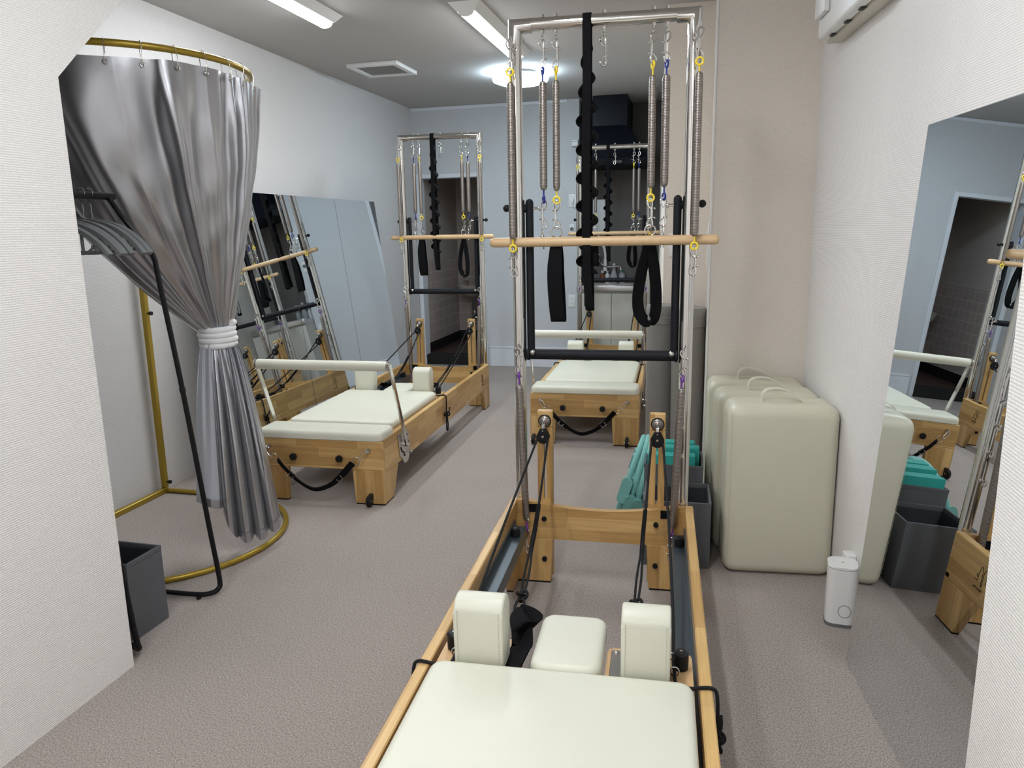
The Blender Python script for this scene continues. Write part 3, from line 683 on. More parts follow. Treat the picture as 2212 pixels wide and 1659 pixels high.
# --- roll-down bar
t = thing('roll_down_bar', 'bar', 'exercise bar')
bm = MB(); lathe(bm, [(.006, -.400), (.0135, -.398), (.0168, -.388), (.0170, -.37), (.0170, .37), (.0168, .388), (.0135, .398), (.006, .400)], n=24, axis='x'); link('bar', bm, 'dowel', t, 60)
for x in (-.209, .209):
    bm = MB(); cyl(bm, (x, 0, .016), (x, 0, .028), .005, n=10); cyl(bm, (x, 0, .017), (x, 0, .021), .0075, n=10); torus(bm, (x, 0, .036), .0085, .0024, (1, 0, 0), 16, 6); cyl(bm, (x, 0, -.0165), (x, 0, -.025), .006, n=8); link('eye_bolt', bm, 'chrome', t)
for i in range(3): place(t, i, (0, YT-.020, 1.2925), 'pale wooden roll-down bar hanging across the '+TW[i], 'roll-down bars', 0, i == 0)

# --- hand straps
def make_strap(opened):
    t = thing('hand_strap', 'strap', 'strap')
    bm = MB(); torus(bm, (0, 0, -.020), .0185, .0026, (0, 1, 0), 24, 8); link('d_ring', bm, 'steel', t)
    bm = MB()
    if not opened:
        pts = [(0, -.004, -.036), (-.002, -.012, -.08), (-.006, -.020, -.17), (-.002, -.022, -.26), (.004, -.016, -.325), (.006, 0, -.338), (.006, .014, -.325), (.002, .020, -.25), (-.002, .014, -.15), (0, .006, -.08), (0, .004, -.036)]
        ribbon(bm, pts, lambda u: .030+.022*min(1, 6*min(u, 1-u)), .004, (1, .05, 0))
    else:
        pts = [(0, -.004, -.036), (-.010, -.008, -.09), (-.028, -.010, -.17), (-.038, -.012, -.25), (-.032, -.012, -.305), (-.006, -.006, -.338), (.018, .004, -.328), (.026, .010, -.27), (.020, .010, -.18), (.008, .006, -.09), (0, .004, -.036)]
        ribbon(bm, pts, lambda u: .030+.018*min(1, 6*min(u, 1-u)), .004, lambda u: (.75, .65, .1))
    link('webbing', bm, 'web', t)
    bm = MB(); box(bm, -.017, .017, -.008, .008, -.050, -.036, .003, 1); link('stitched_end', bm, 'web', t)
    return t
ha, hb = make_strap(False), make_strap(True)
for i in range(3):
    place(ha, i, (-.160, YT-.006, 1.346), 'black hand strap, left of the two hanging on the '+TW[i], 'hand straps', 0, i == 0)
    place(hb, i, (.167, YT-.006, 1.346), 'black open hand strap, right of the two hanging on the '+TW[i], 'hand straps', [0, .5, .2][i], i == 0)

# --- long stretching strap with loops, over the top bar
t = thing('loop_strap', 'strap', 'strap')
bm = MB()
pts = [(.002, .030, -.96), (.001, .026, -.5), (0, .0255, -.05), (0, .020, .014), (0, 0, .0235), (0, -.020, .014), (0, -.0255, -.03), (.001, -.028, -.2), (-.002, -.030, -.5), (.002, -.030, -.8), (.010, -.028, -.945), (.012, -.012, -.965), (.012, .004, -.945), (.006, .006, -.7)]
ribbon(bm, pts, .0285, .003, (1, 0, 0), 8); link('webbing', bm, 'web', t)
bm = MB(); P = []
for k in range(0, 95):
    z = -.06-k*.0083; a = (.004+.021*min(1, k/30)); P.append((a*1.12*math.sin(k*.55)+.001, -.006+.012*math.cos(k*.55), z))
ribbon(bm, P, .028, .004, (.62, .78, 0), 3); link('loops', bm, 'web', t)
bm = MB(); knot(bm, (-.012, -.012, -.735), .017, .007); link('knot', bm, 'web', t)
for i in range(3): place(t, i, (-.0525, YT, 2.0195), 'long black looped stretching strap over the top bar of the '+TW[i], 'looped stretching straps', [0, .35, .1][i]*0, i == 0)

# --- foot strap on the front board
t = thing('foot_strap', 'strap', 'strap')
bm = MB(); pts = [(-.205, -.026, -.055), (-.165, -.03, -.10), (-.10, -.036, -.155), (-.03, -.04, -.193), (.02, -.04, -.195), (.09, -.036, -.165), (.15, -.03, -.11), (.200, -.026, -.055)]
ribbon(bm, pts, lambda u: .034 if u < .3 or u > .75 else .026, .006, lambda u: (.35*(u-.5)*-2, -.55, .83)); link('webbing', bm, 'web', t)
for s in (-1, 1):
    bm = MB(); torus(bm, (s*.218, -.026, -.046), .0215, .0022, (.2, 1, .2), 22, 6); link('d_ring', bm, 'steel', t)
    bm = MB(); tube(bm, [(s*.262, -.020, .004), (s*.270, -.022, -.004), (s*.250, -.026, -.034), (s*.238, -.026, -.040), (s*.232, -.026, -.030), (s*.252, -.022, .000), (s*.262, -.020, .004)], .0024, 6); link('snap_hook', bm, 'steel', t)
    bm = MB(); cx, cz = s*.128, -.132
    for q in ((-.016, -.013, -.016, .016), (.013, .016, -.016, .016), (-.016, .016, .0135, .016), (-.016, .016, -.016, -.0135)):
        box(bm, q[0], q[1], -.004, .002, q[2], q[3], 0, mat=Matrix.Translation((cx, -.036, cz)) @ Matrix.Rotation(-s*.72, 4, 'Y'))
    link('buckle', bm, 'steel', t)
for i in range(3): place(t, i, (-.004, -.012, .283), 'black foot strap slung across the end board of the '+['nearest reformer', 'reformer by the curtain', 'reformer by the kitchen'][i], 'foot straps', 0, i == 0)

# ------------------------------------------------------------------ leaning mirrors
def mirror_obj(label, p0, az, tilt, side, s0, s1, z0, z1, group):
    """slab whose face passes through p0; s along the wall, leaning back by tilt"""
    hz = V((math.sin(az), math.cos(az), 0)); nh = V((math.cos(az), -math.sin(az), 0))*side
    n = nh*math.cos(tilt)+V((0, 0, math.sin(tilt))); up = V((0, 0, math.cos(tilt)))-nh*math.sin(tilt)
    bm = MB(); q = [(s0, z0), (s1, z0), (s1, z1), (s0, z1)]
    F = [bm.verts.new(hz*a+up*(b/math.cos(tilt))) for a, b in q]; Bk = [bm.verts.new(hz*a+up*(b/math.cos(tilt))-n*.005) for a, b in q]
    f = bm.faces.new(F); f.material_index = 0
    bm.faces.new(Bk).material_index = 1
    for i in range(4): bm.faces.new([F[i], F[(i+1) % 4], Bk[(i+1) % 4], Bk[i]]).material_index = 1
    o = link('leaning_mirror', bm, None, None, 20, ['mirror', 'edge']); o.location = p0
    return tag(o, label, 'mirror', group)
MLX = -2.4659
ys = [6.017, 5.292, 4.522, 3.79, 3.60]
nm = ['frameless leaning mirror nearest the back wall', 'frameless leaning mirror, second from the back wall', 'frameless leaning mirror, third from the back wall, next to the silver curtain', 'narrow leaning mirror behind the silver curtain']
for k in range(4): mirror_obj(nm[k], (MLX, 0, 0), -.0005, .1166, 1, ys[k+1]+.0025, ys[k]-.0025, .001, 1.586, 'mirrors along the wall')
mirror_obj('tall leaning mirror on the wall beside the white wireless router', (.4741, 2.3221, 0), -.1035, .0656, -1, -.98, 0., .001, 1.592, None)

# ------------------------------------------------------------------ cushion boxes
def cushbox(label, x0, y0, rz):
    t = thing('sitting_box', label, 'cushion box', (x0, y0, 0), rz, 'cream cushion boxes')
    w, d, h = .405, .21, .672
    bm = MB(); box(bm, 0, w, 0, d, .0, h, .042, 6)
    bmesh.ops.subdivide_edges(bm, edges=[e for e in bm.edges if e.calc_length() > .1], cuts=10, use_grid_fill=True)
    for v in bm.verts:
        if v.co.z > h-.03:
            for cx in (.115, .30):
                dd = math.hypot(v.co.x-cx, v.co.y-d*.5); v.co.z -= .012*math.exp(-(dd/.03)**2)
            v.co.z += .006*math.sin(PI*v.co.x/w)*math.sin(PI*max(0, min(1, v.co.y/d)))
    link('body', bm, 'cream_box', t, 50)
    bm = MB(); ribbon(bm, [(.135, d*.5, h-.006), (.132, d*.5, h+.022), (.150, d*.5, h+.046), (.19, d*.5, h+.052), (.235, d*.5, h+.040), (.272, d*.5, h+.014), (.288, d*.5, h-.006)], .026, .004, (0, 1, 0)); link('handle', bm, 'cream', t)
    for xx in (.012, w-.012):
        bm = MB()
        for k in range(70): box(bm, xx-.0006, xx+.0006, -.0008, .0004, .06+k*.0084, .0645+k*.0084)
        link('stitching', bm, 'stitch', t)
    return t
cushbox('cream leather cushion box with carry loop, front of the row of three', .118, 2.885, .085)
cushbox('cream leather cushion box with carry loop, middle of the row of three', .080, 3.100, .085)
cushbox('cream leather cushion box with carry loop, rearmost against the beige wall', .043, 3.335, .025)

# ------------------------------------------------------------------ things by the right wall
t = thing('wireless_router', 'white upright rounded router on the carpet beside the tall mirror', 'router', (.494, 2.585, 0), -.1)
bm = MB(); prism(bm, rrect(-.046, .046, -.046, .046, .026, 7), 'z', .012, .205, 0); link('body', bm, 'white', t)
bm = MB(); prism(bm, rrect(-.047, .047, -.047, .047, .027, 7), 'z', .208, .216, .002); prism(bm, rrect(-.043, .043, -.043, .043, .025, 7), 'z', .2051, .2079); link('lid', bm, 'white', t)
bm = MB(); prism(bm, rrect(-.047, .047, -.047, .047, .027, 7), 'z', 0, .0118); link('foot_ring', bm, 'hanger', t)
bm = MB(); tube(bm, [(.012+.020*math.cos(a), -.0463, .060+.022*math.sin(a)) for a in [2*PI*k/24 for k in range(24)]], .0014, 6, closed=True, smooth=False); link('ring_mark', bm, 'grille', t)
bm = MB(); cyl(bm, (.0, .0, .2162), (.0, .0, .2168), .003, n=10); link('indicator', bm, 'hanger', t)
o_y = 2.685
t = thing('power_adapter', 'small white power adapter plugged low in the wall beside the mirror', 'adapter', (rwx(o_y), o_y, .172), .1035)
bm = MB(); box(bm, -.036, 0, -.026, .026, -.038, .038, .004, 2); link('body', bm, 'white', t)

def storage_box(label, x0, y0, w, d, h, rz, group, dent=0., fill=.006):
    t = thing('storage_box', label, 'storage box', (x0, y0, 0), rz, group)
    bm = MB(); th = .006
    box(bm, 0, w, 0, th, 0, h); box(bm, 0, w, d-th, d, 0, h); box(bm, 0, th, th, d-th, 0, h); box(bm, w-th, w, th, d-th, 0, h); box(bm, th, w-th, th, d-th, 0, .006)
    for v in bm.verts:
        if v.co.z > h*.9 and v.co.y < d*.5 and w*.02 < v.co.x < w*.98: v.co.y += dent
    link('shell', bm, 'binfab', t)
    bm = MB(); box(bm, th, w-th, th, th+.001, .006, h-.018); box(bm, th, w-th, d-th-.001, d-th, .006, h-.018); box(bm, th, th+.001, th, d-th, .006, h-.018); box(bm, w-th-.001, w-th, th, d-th, .006, h-.018); box(bm, th, w-th, th, d-th, fill, fill+.002); link('lining', bm, 'binin', t)
    bm = MB()
    for q in ((-.001, w+.001, -.0015, th+.0015), (-.001, w+.001, d-th-.0015, d+.0015), (-.0015, th+.0015, 0, d), (w-th-.0015, w+.0015, 0, d)): box(bm, q[0], q[1], q[2], q[3], h-.014, h+.001, .0012, 1)
    link('rim', bm, 'binfab', t)
    return t
storage_box('empty grey fabric storage box in front of the teal blocks box', -.196, 2.905, .262, .245, .272, .03, 'grey boxes beside the cushion boxes')
storage_box('grey fabric storage box holding teal yoga blocks', -.212, 3.163, .245, .225, .342, .02, 'grey boxes beside the cushion boxes', 0., .16)
for k, (y, x0, x1, z, lb) in enumerate(((3.172, -.200, .000, .382, 'teal yoga block standing in the grey box, frontmost of three'), (3.245, -.198, .016, .397, 'teal yoga block standing in the grey box, middle of three'), (3.315, -.198, -.004, .400, 'teal yoga block standing in the grey box, hindmost of three'))):
    bm = MB(); box(bm, x0, x1, y+.004, y+.064, .163, z, .006, 2)
    for v in bm.verts: v.co -= V((x0, y, .163))
    o = link('yoga_block', bm, 'teal', None); o.location = (x0, y, .163); tag(o, lb, 'yoga block', 'teal yoga blocks')

def pilates_ring(label, c, R, lean, az, spin):
    t = thing('pilates_ring', label, 'exercise ring', c, 0, 'teal exercise rings')
    # ring in local x-z plane, stands on z=0
    m = Matrix.Rotation(az, 4, 'Z') @ Matrix.Rotation(lean, 4, 'Y') 
    def P(a, r=R, o=0.): return m @ V((0, r*math.cos(a), R+.009+r*math.sin(a)))
    for a0 in (0, PI):
        bm = MB(); rb = []; N = 40; span = PI-.42
        for k in range(N+1):
            a = spin+a0+.21+span*k/N; q = []
            for j in range(10):
                b = 2*PI*j/10; q.append(bm.verts.new(m @ V((.0125*math.cos(b), (R+.009*math.sin(b))*math.cos(a), R+.012+(R+.009*math.sin(b))*math.sin(a)))))
            rb.append(q)
        for A, B in zip(rb, rb[1:]):
            for j in range(10): bm.faces.new([A[j], A[(j+1) % 10], B[(j+1) % 10], B[j]])
        bm.faces.new(rb[0][::-1]); bm.faces.new(rb[-1]); link('hoop', bm, 'teal2', t)
        bm = MB(); rb = []
        for k in range(9):
            a = spin+a0-.21+.42*k/8; q = [bm.verts.new(m @ V((sx*.0145, (R+sr)*math.cos(a), R+.012+(R+sr)*math.sin(a)))) for sx, sr in ((-1, -.011), (1, -.011), (1, .011), (-1, .011))]; rb.append(q)
        for A, B in zip(rb, rb[1:]):
            for j in range(4): bm.faces.new([A[j], A[(j+1) % 4], B[(j+1) % 4], B[j]])
        bm.faces.new(rb[0][::-1]); bm.faces.new(rb[-1]); j = link('joint', bm, 'black', t)
        for sg in (-1, 1):
            bm = MB(); pr = rrect(-.055, .055, -.024, .024, .020, 5); A = []; B = []
            ra, rb2 = (R+.013, R+.034) if sg > 0 else (R-.034, R-.013)
            for (u, w) in pr:
                a = spin+a0+u/R
                A.append(bm.verts.new(m @ V((w, ra*math.cos(a), R+.012+ra*math.sin(a))))); B.append(bm.verts.new(m @ V((w, rb2*math.cos(a), R+.012+rb2*math.sin(a)))))
            bm.faces.new(A); bm.faces.new(B[::-1]); n = len(pr)
            for k in range(n): bm.faces.new([A[k], A[(k+1) % n], B[(k+1) % n], B[k]])
            link('pad', bm, 'teal2', t)
    return t
pilates_ring('teal exercise ring leaning on the grey boxes, outermost of three', (-.352, 3.46, .006), .188, .30, -.03, .05)
pilates_ring('teal exercise ring leaning on the grey boxes, middle of three', (-.318, 3.45, .006), .188, .27, .02, .45)
pilates_ring('teal exercise ring leaning on the grey boxes, innermost of three', (-.286, 3.44, .006), .185, .23, .06, .52)

def trash(label, x, y):
    t = thing('trash_bin', label, 'trash bin', (x, y, 0), 0, 'grey trash bins')
    f = .845
    bm = MB(); lathe(bm, [(.098*f, 0), (.100*f, .004), (.107*f, .80), (.107*f, .815)], n=40); link('body', bm, 'trash', t)
    bm = MB(); lathe(bm, [(.1075*f, .805), (.113*f, .808), (.113*f, .846), (.109*f, .850), (.110*f, .856), (.110*f, .895), (.104*f, .908), (.085*f, .911)], n=40); link('lid', bm, 'trash', t)
    return t
trash('tall round grey trash bin with lid, beside the kitchen-side reformer', -.2035, 4.35)
trash('tall round grey trash bin with lid, beside the beige column corner', -.0565, 4.22)

# breaker box high on the right wall
t = thing('breaker_box', 'white electrical breaker box high on the right wall', 'breaker box', (rwx(2.98), 2.98, 2.005), .1035)
bm = MB(); box(bm, -.055, -.001, -.38, .30, .0, .34, .006, 2); link('back_case', bm, 'offwhite', t)
bm = MB(); box(bm, -.098, -.0555, -.35, .26, .004, .34, .012, 3); cv = link('cover', bm, 'white', t)
bm = MB(); box(bm, -.118, -.0985, .10, .235, .07, .34, .004, 2); link('side_module', bm, 'white', t)
bm = MB(); box(bm, -.1005, -.0983, -.06, .06, .11, .34); box(bm, -.1205, -.1183, .14, .22, .20, .34)
for y in (-.3, -.18, -.02, .16): box(bm, -.075, -.06, y-.018, y+.018, -.0006, .003)
link('breaker_slot', bm, 'dark', t)
bm = MB(); box(bm, -.104, -.1006, -.045, -.015, .15, .30, .002, 1); box(bm, -.104, -.1006, .0, .03, .13, .30, .002, 1); link('breaker', bm, 'hanger', t)

# wall plates
def plate(label, cat, loc, rz, w=.07, h=.12, slots=2, name='wall_outlet'):
    t = thing(name, label, cat, loc, rz)
    bm = MB(); box(bm, -w/2, w/2, -.008, -.0003, -h/2, h/2, .003, 2); link('plate', bm, 'white', t)
    bm = MB(); box(bm, -w*.3, w*.3, -.0105, -.0083, -h*.36, h*.36, .002, 1); f = link('insert', bm, 'offwhite', t); f.data.materials[0] = M['white']
    if slots:
        bm = MB()
        for k in range(slots):
            z = (-.024+.048*k) if slots == 2 else 0
            for sx in (-.007, .007): box(bm, sx-.0012, sx+.0012, -.0112, -.0106, z-.005, z+.005)
        link('slots', bm, 'dark', t)
    return t
plate('white wall outlet low on the back wall with empty sockets', 'outlet', (-1.20, YB, .655), 0)
tp = plate('white wall outlet on the back wall with a plug and cord', 'outlet', (-1.194, YB, 1.594), 0, slots=1)
bm = MB(); box(bm, -.014, .014, -.032, -.011, -.022, .016, .004, 2); tube(bm, [(.0, -.03, -.02), (.008, -.03, -.05), (.02, -.012, -.065), (.034, -.012, -.02), (.04, -.012, .02)], .0032, 6); o = link('power_plug', bm, 'white', None); o.location = (-1.194, YB, 1.594); tag(o, 'white plug with looped cord in the upper back wall outlet', 'plug')
t = plate('small white dial switch on the back wall between two outlets', 'switch', (-1.199, YB, 1.322), 0, .045, .115, 0, 'dial_switch')
bm = MB(); lathe(bm, [(.018, -.0105), (.017, -.017), (.008, -.018)], (0, 0, .012), 20, axis='y'); link('dial', bm, 'hanger', t)
plate('white switch plate on the beige wall behind the tower', 'switch', (-.120, 4.45, 1.235), 0, .125, .13, 0, 'light_switch')
plate('tall white switch plate on the side of the beige column', 'switch', (.036, 4.28, 1.235), -PI/2, .09, .25, 0, 'light_switch')
t = thing('wall_sensor', 'small white box high on the back wall above the kitchen tower', 'wall box', (-1.165, YB, 2.11))
bm = MB(); box(bm, -.03, .03, -.035, -.0003, -.03, .03, .006, 2); link('case', bm, 'white', t)
bm = MB(); box(bm, -.024, .024, -.0362, -.0351, .010, .014); link('slot', bm, 'grille', t)

# ------------------------------------------------------------------ kitchen corner
t = thing('range_hood', 'black range hood high in the dark kitchen recess', 'range hood', (-.835, 7.40, 0))
bm = MB(); box(bm, -.155, .155, -.26, .255, 2.235, 2.495, .003, 1); link('chimney', bm, 'hood', t)
bm = MB(); A = [(-.155, -.26, 2.234), (.155, -.26, 2.234), (.155, .255, 2.234), (-.155, .255, 2.234)]; B = [(-.288, -.36, 1.955), (.335, -.36, 1.955), (.335, .255, 1.955), (-.288, .255, 1.955)]
a = [bm.verts.new(V(p)) for p in A]; b = [bm.verts.new(V(p)) for p in B]; bm.faces.new(a); bm.faces.new(b)
for k in range(4): bm.faces.new([a[k], a[(k+1) % 4], b[(k+1) % 4], b[k]])
link('canopy', bm, 'hood', t)
bm = MB(); box(bm, -.288, .335, -.36, .255, 1.885, 1.9545, .004, 1); link('rim', bm, 'hood', t)
bm = MB(); box(bm, .04, .12, -.362, -.3602, 1.905, 1.925); link('control_strip', bm, 'hanger', t)
t = thing('sink_cabinet', 'beige kitchen sink cabinet with steel top behind the reformer', 'cabinet', (-.79, 7.38, 0))
bm = MB(); box(bm, -.335, .315, -.30, .27, .0, .755); link('carcass', bm, 'cabinet', t)
for x0, x1 in ((-.333, -.012), (-.008, .313)):
    bm = MB(); box(bm, x0, x1, -.318, -.3005, .07, .74, .003, 1); link('door', bm, 'cabinet', t)
bm = MB(); box(bm, -.337, .317, -.325, -.26, .7555, .815, .004, 2); box(bm, -.337, .317, .20, .274, .7555, .80); box(bm, -.337, -.26, -.26, .20, .7555, .80); box(bm, .24, .317, -.26, .20, .7555, .80); box(bm, -.26, .24, -.26, .20, .7552, .760); link('steel_top', bm, 'sinksteel', t)
t = thing('kitchen_tap', 'chrome wall tap with long swivel spout over the kitchen sink', 'tap', (-1.0, 7.66, 1.03))
bm = MB(); cyl(bm, (0, 0, 0), (0, -.05, 0), .016, n=14); cyl(bm, (0, -.05, -.012), (0, -.05, .045), .012, n=14); box(bm, -.03, .03, -.056, -.044, .048, .058, .003, 1); link('valve', bm, 'chrome', t)
bm = MB(); tube(bm, [(0, -.05, -.01), (.03, -.06, -.03), (.06, -.07, -.06), (.10, -.08, -.066), (.20, -.10, -.062), (.225, -.105, -.07), (.235, -.107, -.10)], .009, 10); link('spout', bm, 'chrome', t)
t = thing('water_heater', 'slim pale water heater on the kitchen wall behind the straps', 'water heater', (-.975, 7.66, 1.30))
bm = MB(); box(bm, -.07, .05, -.10, -.0003, .0, .31, .008, 2); link('case', bm, 'white', t)
bm = MB(); tube(bm, [(-.02, -.05, 0), (-.02, -.055, -.08), (.03, -.06, -.14), (.05, -.06, -.22), (.05, -.06, -.27)], .012, 8); cyl(bm, (.05, -.06, -.27), (.05, -.06, -.38), .016, .022, n=14); link('hose', bm, 'white', t)
def bottle(label, x, y, prof, mat, capm, cat='bottle'):
    t = thing('bottle', label, cat, (x, y, .801))
    bm = MB(); lathe(bm, prof, n=20); link('body', bm, mat, t)
    r, z = prof[-1]; bm = MB(); lathe(bm, [(r*1.15, z+.0005), (r*1.15, z+.02), (r*.9, z+.022)], n=16); link('cap', bm, capm, t)
bottle('small brown bottle on the sink edge', -.955, 7.615, [(.024, 0), (.025, .005), (.025, .075), (.012, .095), (.012, .10)], 'brown', 'white')
bottle('white pump bottle on the sink edge', -.905, 7.615, [(.022, 0), (.023, .005), (.023, .08), (.010, .095), (.010, .10)], 'white', 'white')
bottle('cloudy spray bottle with a tall neck on the sink edge', -.840, 7.615, [(.036, 0), (.038, .006), (.038, .07), (.018, .12), (.012, .17)], 'clear', 'white')
bottle('clear bottle with green label on the sink edge', -.760, 7.615, [(.030, 0), (.031, .005), (.031, .085), (.014, .105), (.014, .11)], 'clear', 'green')

# ------------------------------------------------------------------ fitting-room frame, curtain
CX, CY, CRR = -2.32, 2.77, .52
def arc(r, a0, a1, z, n=24, cx=CX, cy=CY): return [V((cx+r*math.cos(a0+(a1-a0)*k/n), cy+r*math.sin(a0+(a1-a0)*k/n), z)) for k in range(n+1)]
t = thing('fitting_room_frame', 'gold tube fitting-room frame with a D-shaped base against the wall', 'fitting room frame', (CX, CY, 0))
off = V((CX, CY, 0))
def dpath(z): return [V((XL+.035, CY-CRR, z)), V((XL+.3, CY-CRR, z))]+arc(CRR, -PI/2, PI/2, z)+[V((XL+.3, CY+CRR, z)), V((XL+.035, CY+CRR, z))]
bm = MB(); tube(bm, [p-off for p in dpath(.0125)], .0125, 12, smooth=False); link('base_loop', bm, 'gold', t)
bm = MB(); box(bm, XL+.022-CX, XL+.050-CX, -CRR-.01, CRR+.01, .0, .028, .003, 1); link('base_bar', bm, 'gold', t)
bm = MB(); tube(bm, [p-off for p in dpath(1.99)], .0125, 12, smooth=False); tube(bm, [V((XL+.036, CY-CRR, 1.99))-off, V((XL+.036, CY+CRR, 1.99))-off], .0125, 10, smooth=False); link('curtain_rail', bm, 'gold', t)
for s in (-1, 1):
    bm = MB(); box(bm, XL+.022-CX, XL+.050-CX, s*CRR-.014, s*CRR+.014, .0285, 1.99, .003, 1); po = link('post', bm, 'gold', t)
    bm = MB()
    for z in (.955, .06): cyl(bm, (XL+.05-CX, s*CRR, z), (XL+.062-CX, s*CRR, z), .005, n=8); cyl(bm, (XL+.062-CX, s*CRR, z), (XL+.074-CX, s*CRR, z), .010, n=12)
    link('thumb_screw', bm, 'black', po)

t = thing('fitting_room_curtain', 'silver-grey satin curtain hanging from the gold rail and tied in the middle', 'curtain', (-2.0, 2.8, 0))
org = V((-2.0, 2.8, 0))
NU, NV1, NV2 = 380, 50, 40
A0, A1 = math.radians(-118), math.radians(38)
BX, BY, BZ = -1.992, 2.815, .925
def top_pt(u):
    return A0+(A1-A0)*u
def phase(u):
    return 2*PI*(6.3*u+.35*math.sin(9*u)+21*max(0, u-.70)**1.3)
def foldwave(u):
    ph = phase(u); a = math.sin(ph+.5*math.sin(ph)); return (1 if a > 0 else -1)*abs(a)**.75*(.75+.3*math.sin(4.1*u*6+1))+.16*math.sin(2.3*ph+1.2)
def sstep(a, b, x):
    x = max(0., min(1., (x-a)/(b-a))); return x*x*(3-2*x)
def hsh(x, y): return math.sin(x*17.3+y*5.1)*math.sin(x*7.7-y*11.9+1.3)
grid = []
side = V((.81, .58, 0)); dep = V((-.58, .81, 0))
for j in range(NV1+NV2+1):
    row = []
    for i in range(NU+1):
        u = i/NU; a = top_pt(u); f = foldwave(u)
        rad = V((math.cos(a), math.sin(a), 0)); T = V((CX, CY, 0))+rad*(CRR+.014)
        bw = (u-.5)*2                                   # bundle: a fan of pleats drawn together by the tie
        B = V((BX, BY, 0))+side*(.058*bw)+dep*(-.045*math.cos(bw*1.5)+.012*math.sin(phase(u)*1.0))
        if j <= NV1:
            v = j/NV1
            p = 1.14+.42*math.sin(PI*min(1, u*1.05))
            sv = v**p
            amp = (.044-.020*u)*(1-sv)*(.30+.70*sstep(0, .25, v))+.012*sv
            P = T.lerp(B, sv)+rad*(amp*f)+side*(.012*(1-sv)*math.cos(phase(u))*sstep(.1, .4, v))
            P += rad*(.004*hsh(u*3, v*2)*math.sin(PI*v))
            z = 1.945+.004*math.sin(13*u)-(1.945-BZ)*v
            z -= .075*math.sin(PI*v)*(1-u)**2
            if u > .90: P += V((.030, .010, 0))*((u-.90)/.10)*(1-v)**1.5
        else:
            v = (j-NV1)/NV2
            e = v**.62
            q = V((-1.905, 2.735, 0))
            wl, wr = .172, .172
            fan = q+side*(bw*(wl if bw < 0 else wr))-dep*(.05*(1-bw*bw))
            ph = 2*PI*(4.6*u+.8*u*u)
            k = sstep(.26, .36, u)
            P = B.lerp(fan, e)+dep*(.034*math.sin(ph)*e*k)+side*(.012*math.cos(ph)*e*k)
            if u < .30: P -= dep*(.050*e*sstep(.30, .12, u) if False else .045*e*(1-sstep(.0, .30, u))*0+.03*e*math.sin(PI*u/.30))
            zb = .235-.030*sstep(0, .3, u)-.145*sstep(.29, .42, u)+.012*math.sin(ph)*k+.035*sstep(.75, 1, u)
            z = BZ-(BZ-zb)*v
        row.append(V((P.x, P.y, z))-org)
    grid.append(row)
bm = MB(); vs = [[bm.verts.new(p) for p in row] for row in grid]
LU = int(.30*NU)
for j in range(len(vs)-1):
    for i in range(NU):
        f = bm.faces.new([vs[j][i], vs[j][i+1], vs[j+1][i+1], vs[j+1][i]])
        f.material_index = 1 if (j > NV1 and i < LU-10) else 0
cl = link('cloth', bm, None, t, 180, ['satin', 'lining'])
# hem band
bm = MB(); hem = grid[-1]
P = [bm.verts.new(p-dep*.003+V((0, 0, .0))) for p in hem]; Q = [bm.verts.new(grid[-3][i]-dep*.004) for i in range(NU+1)]
for i in range(NU): bm.faces.new([P[i], P[i+1], Q[i+1], Q[i]])
link('hem', bm, 'satin', t, 180)
# wire hooks through metal eyelets
for k, u in enumerate((.10, .21, .315, .42, .50, .58, .66, .74, .82, .90)):
    a = top_pt(u); rad = V((math.cos(a), math.sin(a), 0)); c = V((CX, CY, 0))+rad*CRR-org
    e = grid[1][int(u*NU)]+rad*.004; e = V((e.x, e.y, 1.925))
    bm = MB(); tube(bm, [e+V((0, 0, 0)), e+V((0, 0, .03))+rad*.004, V((c.x, c.y, 1.99))+rad*.016, V((c.x, c.y, 2.006)), V((c.x, c.y, 1.99))-rad*.016, V((c.x, c.y, 1.955))-rad*.012], .0014, 5); link('hook', bm, 'steel', t)
    bm = MB(); torus(bm, e, .007, .0025, rad, 16, 6); link('eyelet', bm, 'steel', t)
# tie
t = thing('curtain_tie', 'white foam rope wound round the silver curtain', 'curtain tie', (BX, BY, BZ))
bm = MB(); P = []
for k in range(0, 150):
    a = 2*PI*k/36; z = .044-.0225*(k/36); P.append((.070*math.cos(a)+.003*math.sin(k*.3), .062*math.sin(a), z+.007*math.sin(a*1.0+.6)))
tube(bm, P, .0130, 10, smooth=False); link('foam_rope', bm, 'whitefoam', t)

# ------------------------------------------------------------------ clothes rack, hangers, box
t = thing('clothes_rack', 'black tube clothes rack half hidden behind the near partition wall', 'clothes rack', (-1.985, 2.1, 0))
for s, nmz in ((-1, 'side_frame'), (1, 'side_frame')):
    y = 2.315 if s > 0 else 1.872; yo = y-2.1; yi = yo-.045*s
    bm = MB()
    tube(bm, [(0, yi, 1.474), (.06, yi, 1.39), (.115, yo-.02*s, 1.305), (.131, yo-.01*s, 1.262), (.140, yo-.01*s, 1.19), (.18, yo, .80), (.232, yo, .28), (.254, yo, .07), (.252, yo-.01*s, .030), (.225, yo-.028*s, .0165), (.17, yo-.045*s, .0165), (0, yo-.05*s, .0165), (-.17, yo-.045*s, .0165), (-.26, yo-.045*s, .0165)], .0095, 10, k=5)
    sf = link('side_frame', bm, 'blacktube', t)
    for sx in (-1, 1): bm = MB(); cyl(bm, (sx*.19, yo-.045*s, 0), (sx*.19, yo-.045*s, .012), .009, n=10); link('glide', bm, 'black', sf)
    bm = MB(); cyl(bm, (.180, yo, .80), (.1815, yo, .785), .0108, n=12); link('joint_collar', bm, 'black', sf)
bm = MB(); tube(bm, [(0, -.185, 1.474), (0, .195, 1.474)], .0125, 12, smooth=False, k=1); link('hanging_bar', bm, 'blacktube', t)
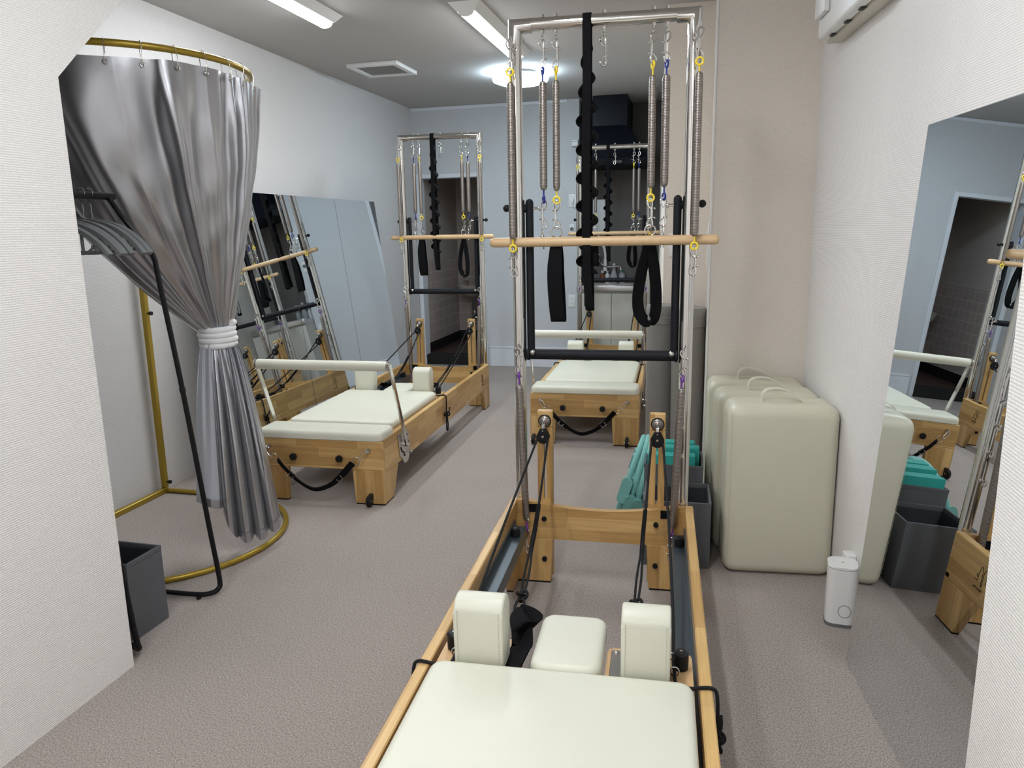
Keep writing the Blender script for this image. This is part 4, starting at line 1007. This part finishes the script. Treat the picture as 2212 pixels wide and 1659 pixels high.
def make_hanger():
    t = thing('clothes_hanger', 'hanger', 'hanger')
    bm = MB(); tube(bm, [(.012, 0, -.002), (.012, 0, .008), (.004, 0, .0155), (-.008, 0, .014), (-.0135, 0, .002), (-.008, 0, -.018), (0, 0, -.032), (.0, 0, -.075)], .0013, 6); link('hook', bm, 'steel', t)
    bm = MB(); cyl(bm, (0, 0, -.066), (0, 0, -.078), .006, .008, n=10)
    for s in (-1, 1):
        up = [(0, -.075), (s*.04, -.080), (s*.09, -.092), (s*.135, -.112), (s*.175, -.142), (s*.198, -.168)]
        ribbon(bm, [(p[0], 0, p[1]) for p in up], lambda u: .014-.004*u, .018, lambda u: (0, .0, 1), 5)
        tube(bm, [(s*.123, 0, -.107), (s*.123, 0, -.158)], .0042, 8, smooth=False); tube(bm, [(s*.115, 0, -.163), (s*.135, 0, -.160), (s*.150, 0, -.150), (s*.152, 0, -.142)], .0042, 8)
    ribbon(bm, [(-.118, 0, -.163), (0, 0, -.163), (.118, 0, -.163)], .008, .010, (0, 0, 1), 3); link('body', bm, 'hanger', t)
    return t
hg = make_hanger()
for ch in hg.children: ch.data.transform(Matrix.Translation((0, 0, .0155)) @ Matrix.Scale(1.17, 4) @ Matrix.Translation((0, 0, -.0155)))
for k in range(6):
    o = hg if k == 0 else copy_tree(hg)
    o.location = (-1.985, 1.965+.046*k+.006*math.sin(k*2.1), 1.4855-.0035); o.rotation_euler = (0, 0, .10-.05*k+.05*math.sin(k*1.7))
    o['label'] = 'grey plastic clothes hanger on the black rack, '+['nearest the partition wall', 'second from the partition wall', 'third from the partition wall', 'fourth from the partition wall', 'fifth from the partition wall', 'closest to the silver curtain'][k]
    o['group'] = 'hangers on the black rack'
storage_box('dark grey fabric storage box under the black clothes rack', -2.10, 1.965, .285, .165, .275, -.02, None)

# ------------------------------------------------------------------ light and render look
w = bpy.data.worlds.new('world'); SC.world = w; w.use_nodes = True
bg = w.node_tree.nodes['Background']; bg.inputs[0].default_value = (.05, .05, .055, 1); bg.inputs[1].default_value = .3
SC.view_settings.view_transform = 'Standard'; SC.view_settings.look = 'None'; SC.view_settings.exposure = 0.; SC.view_settings.gamma = 1.
try:
    SC.cycles.max_bounces = 8; SC.cycles.diffuse_bounces = 4; SC.cycles.glossy_bounces = 5; SC.cycles.sample_clamp_indirect = 6.; SC.cycles.caustics_reflective = True
    SC.cycles.use_denoising = True
except Exception:
    pass
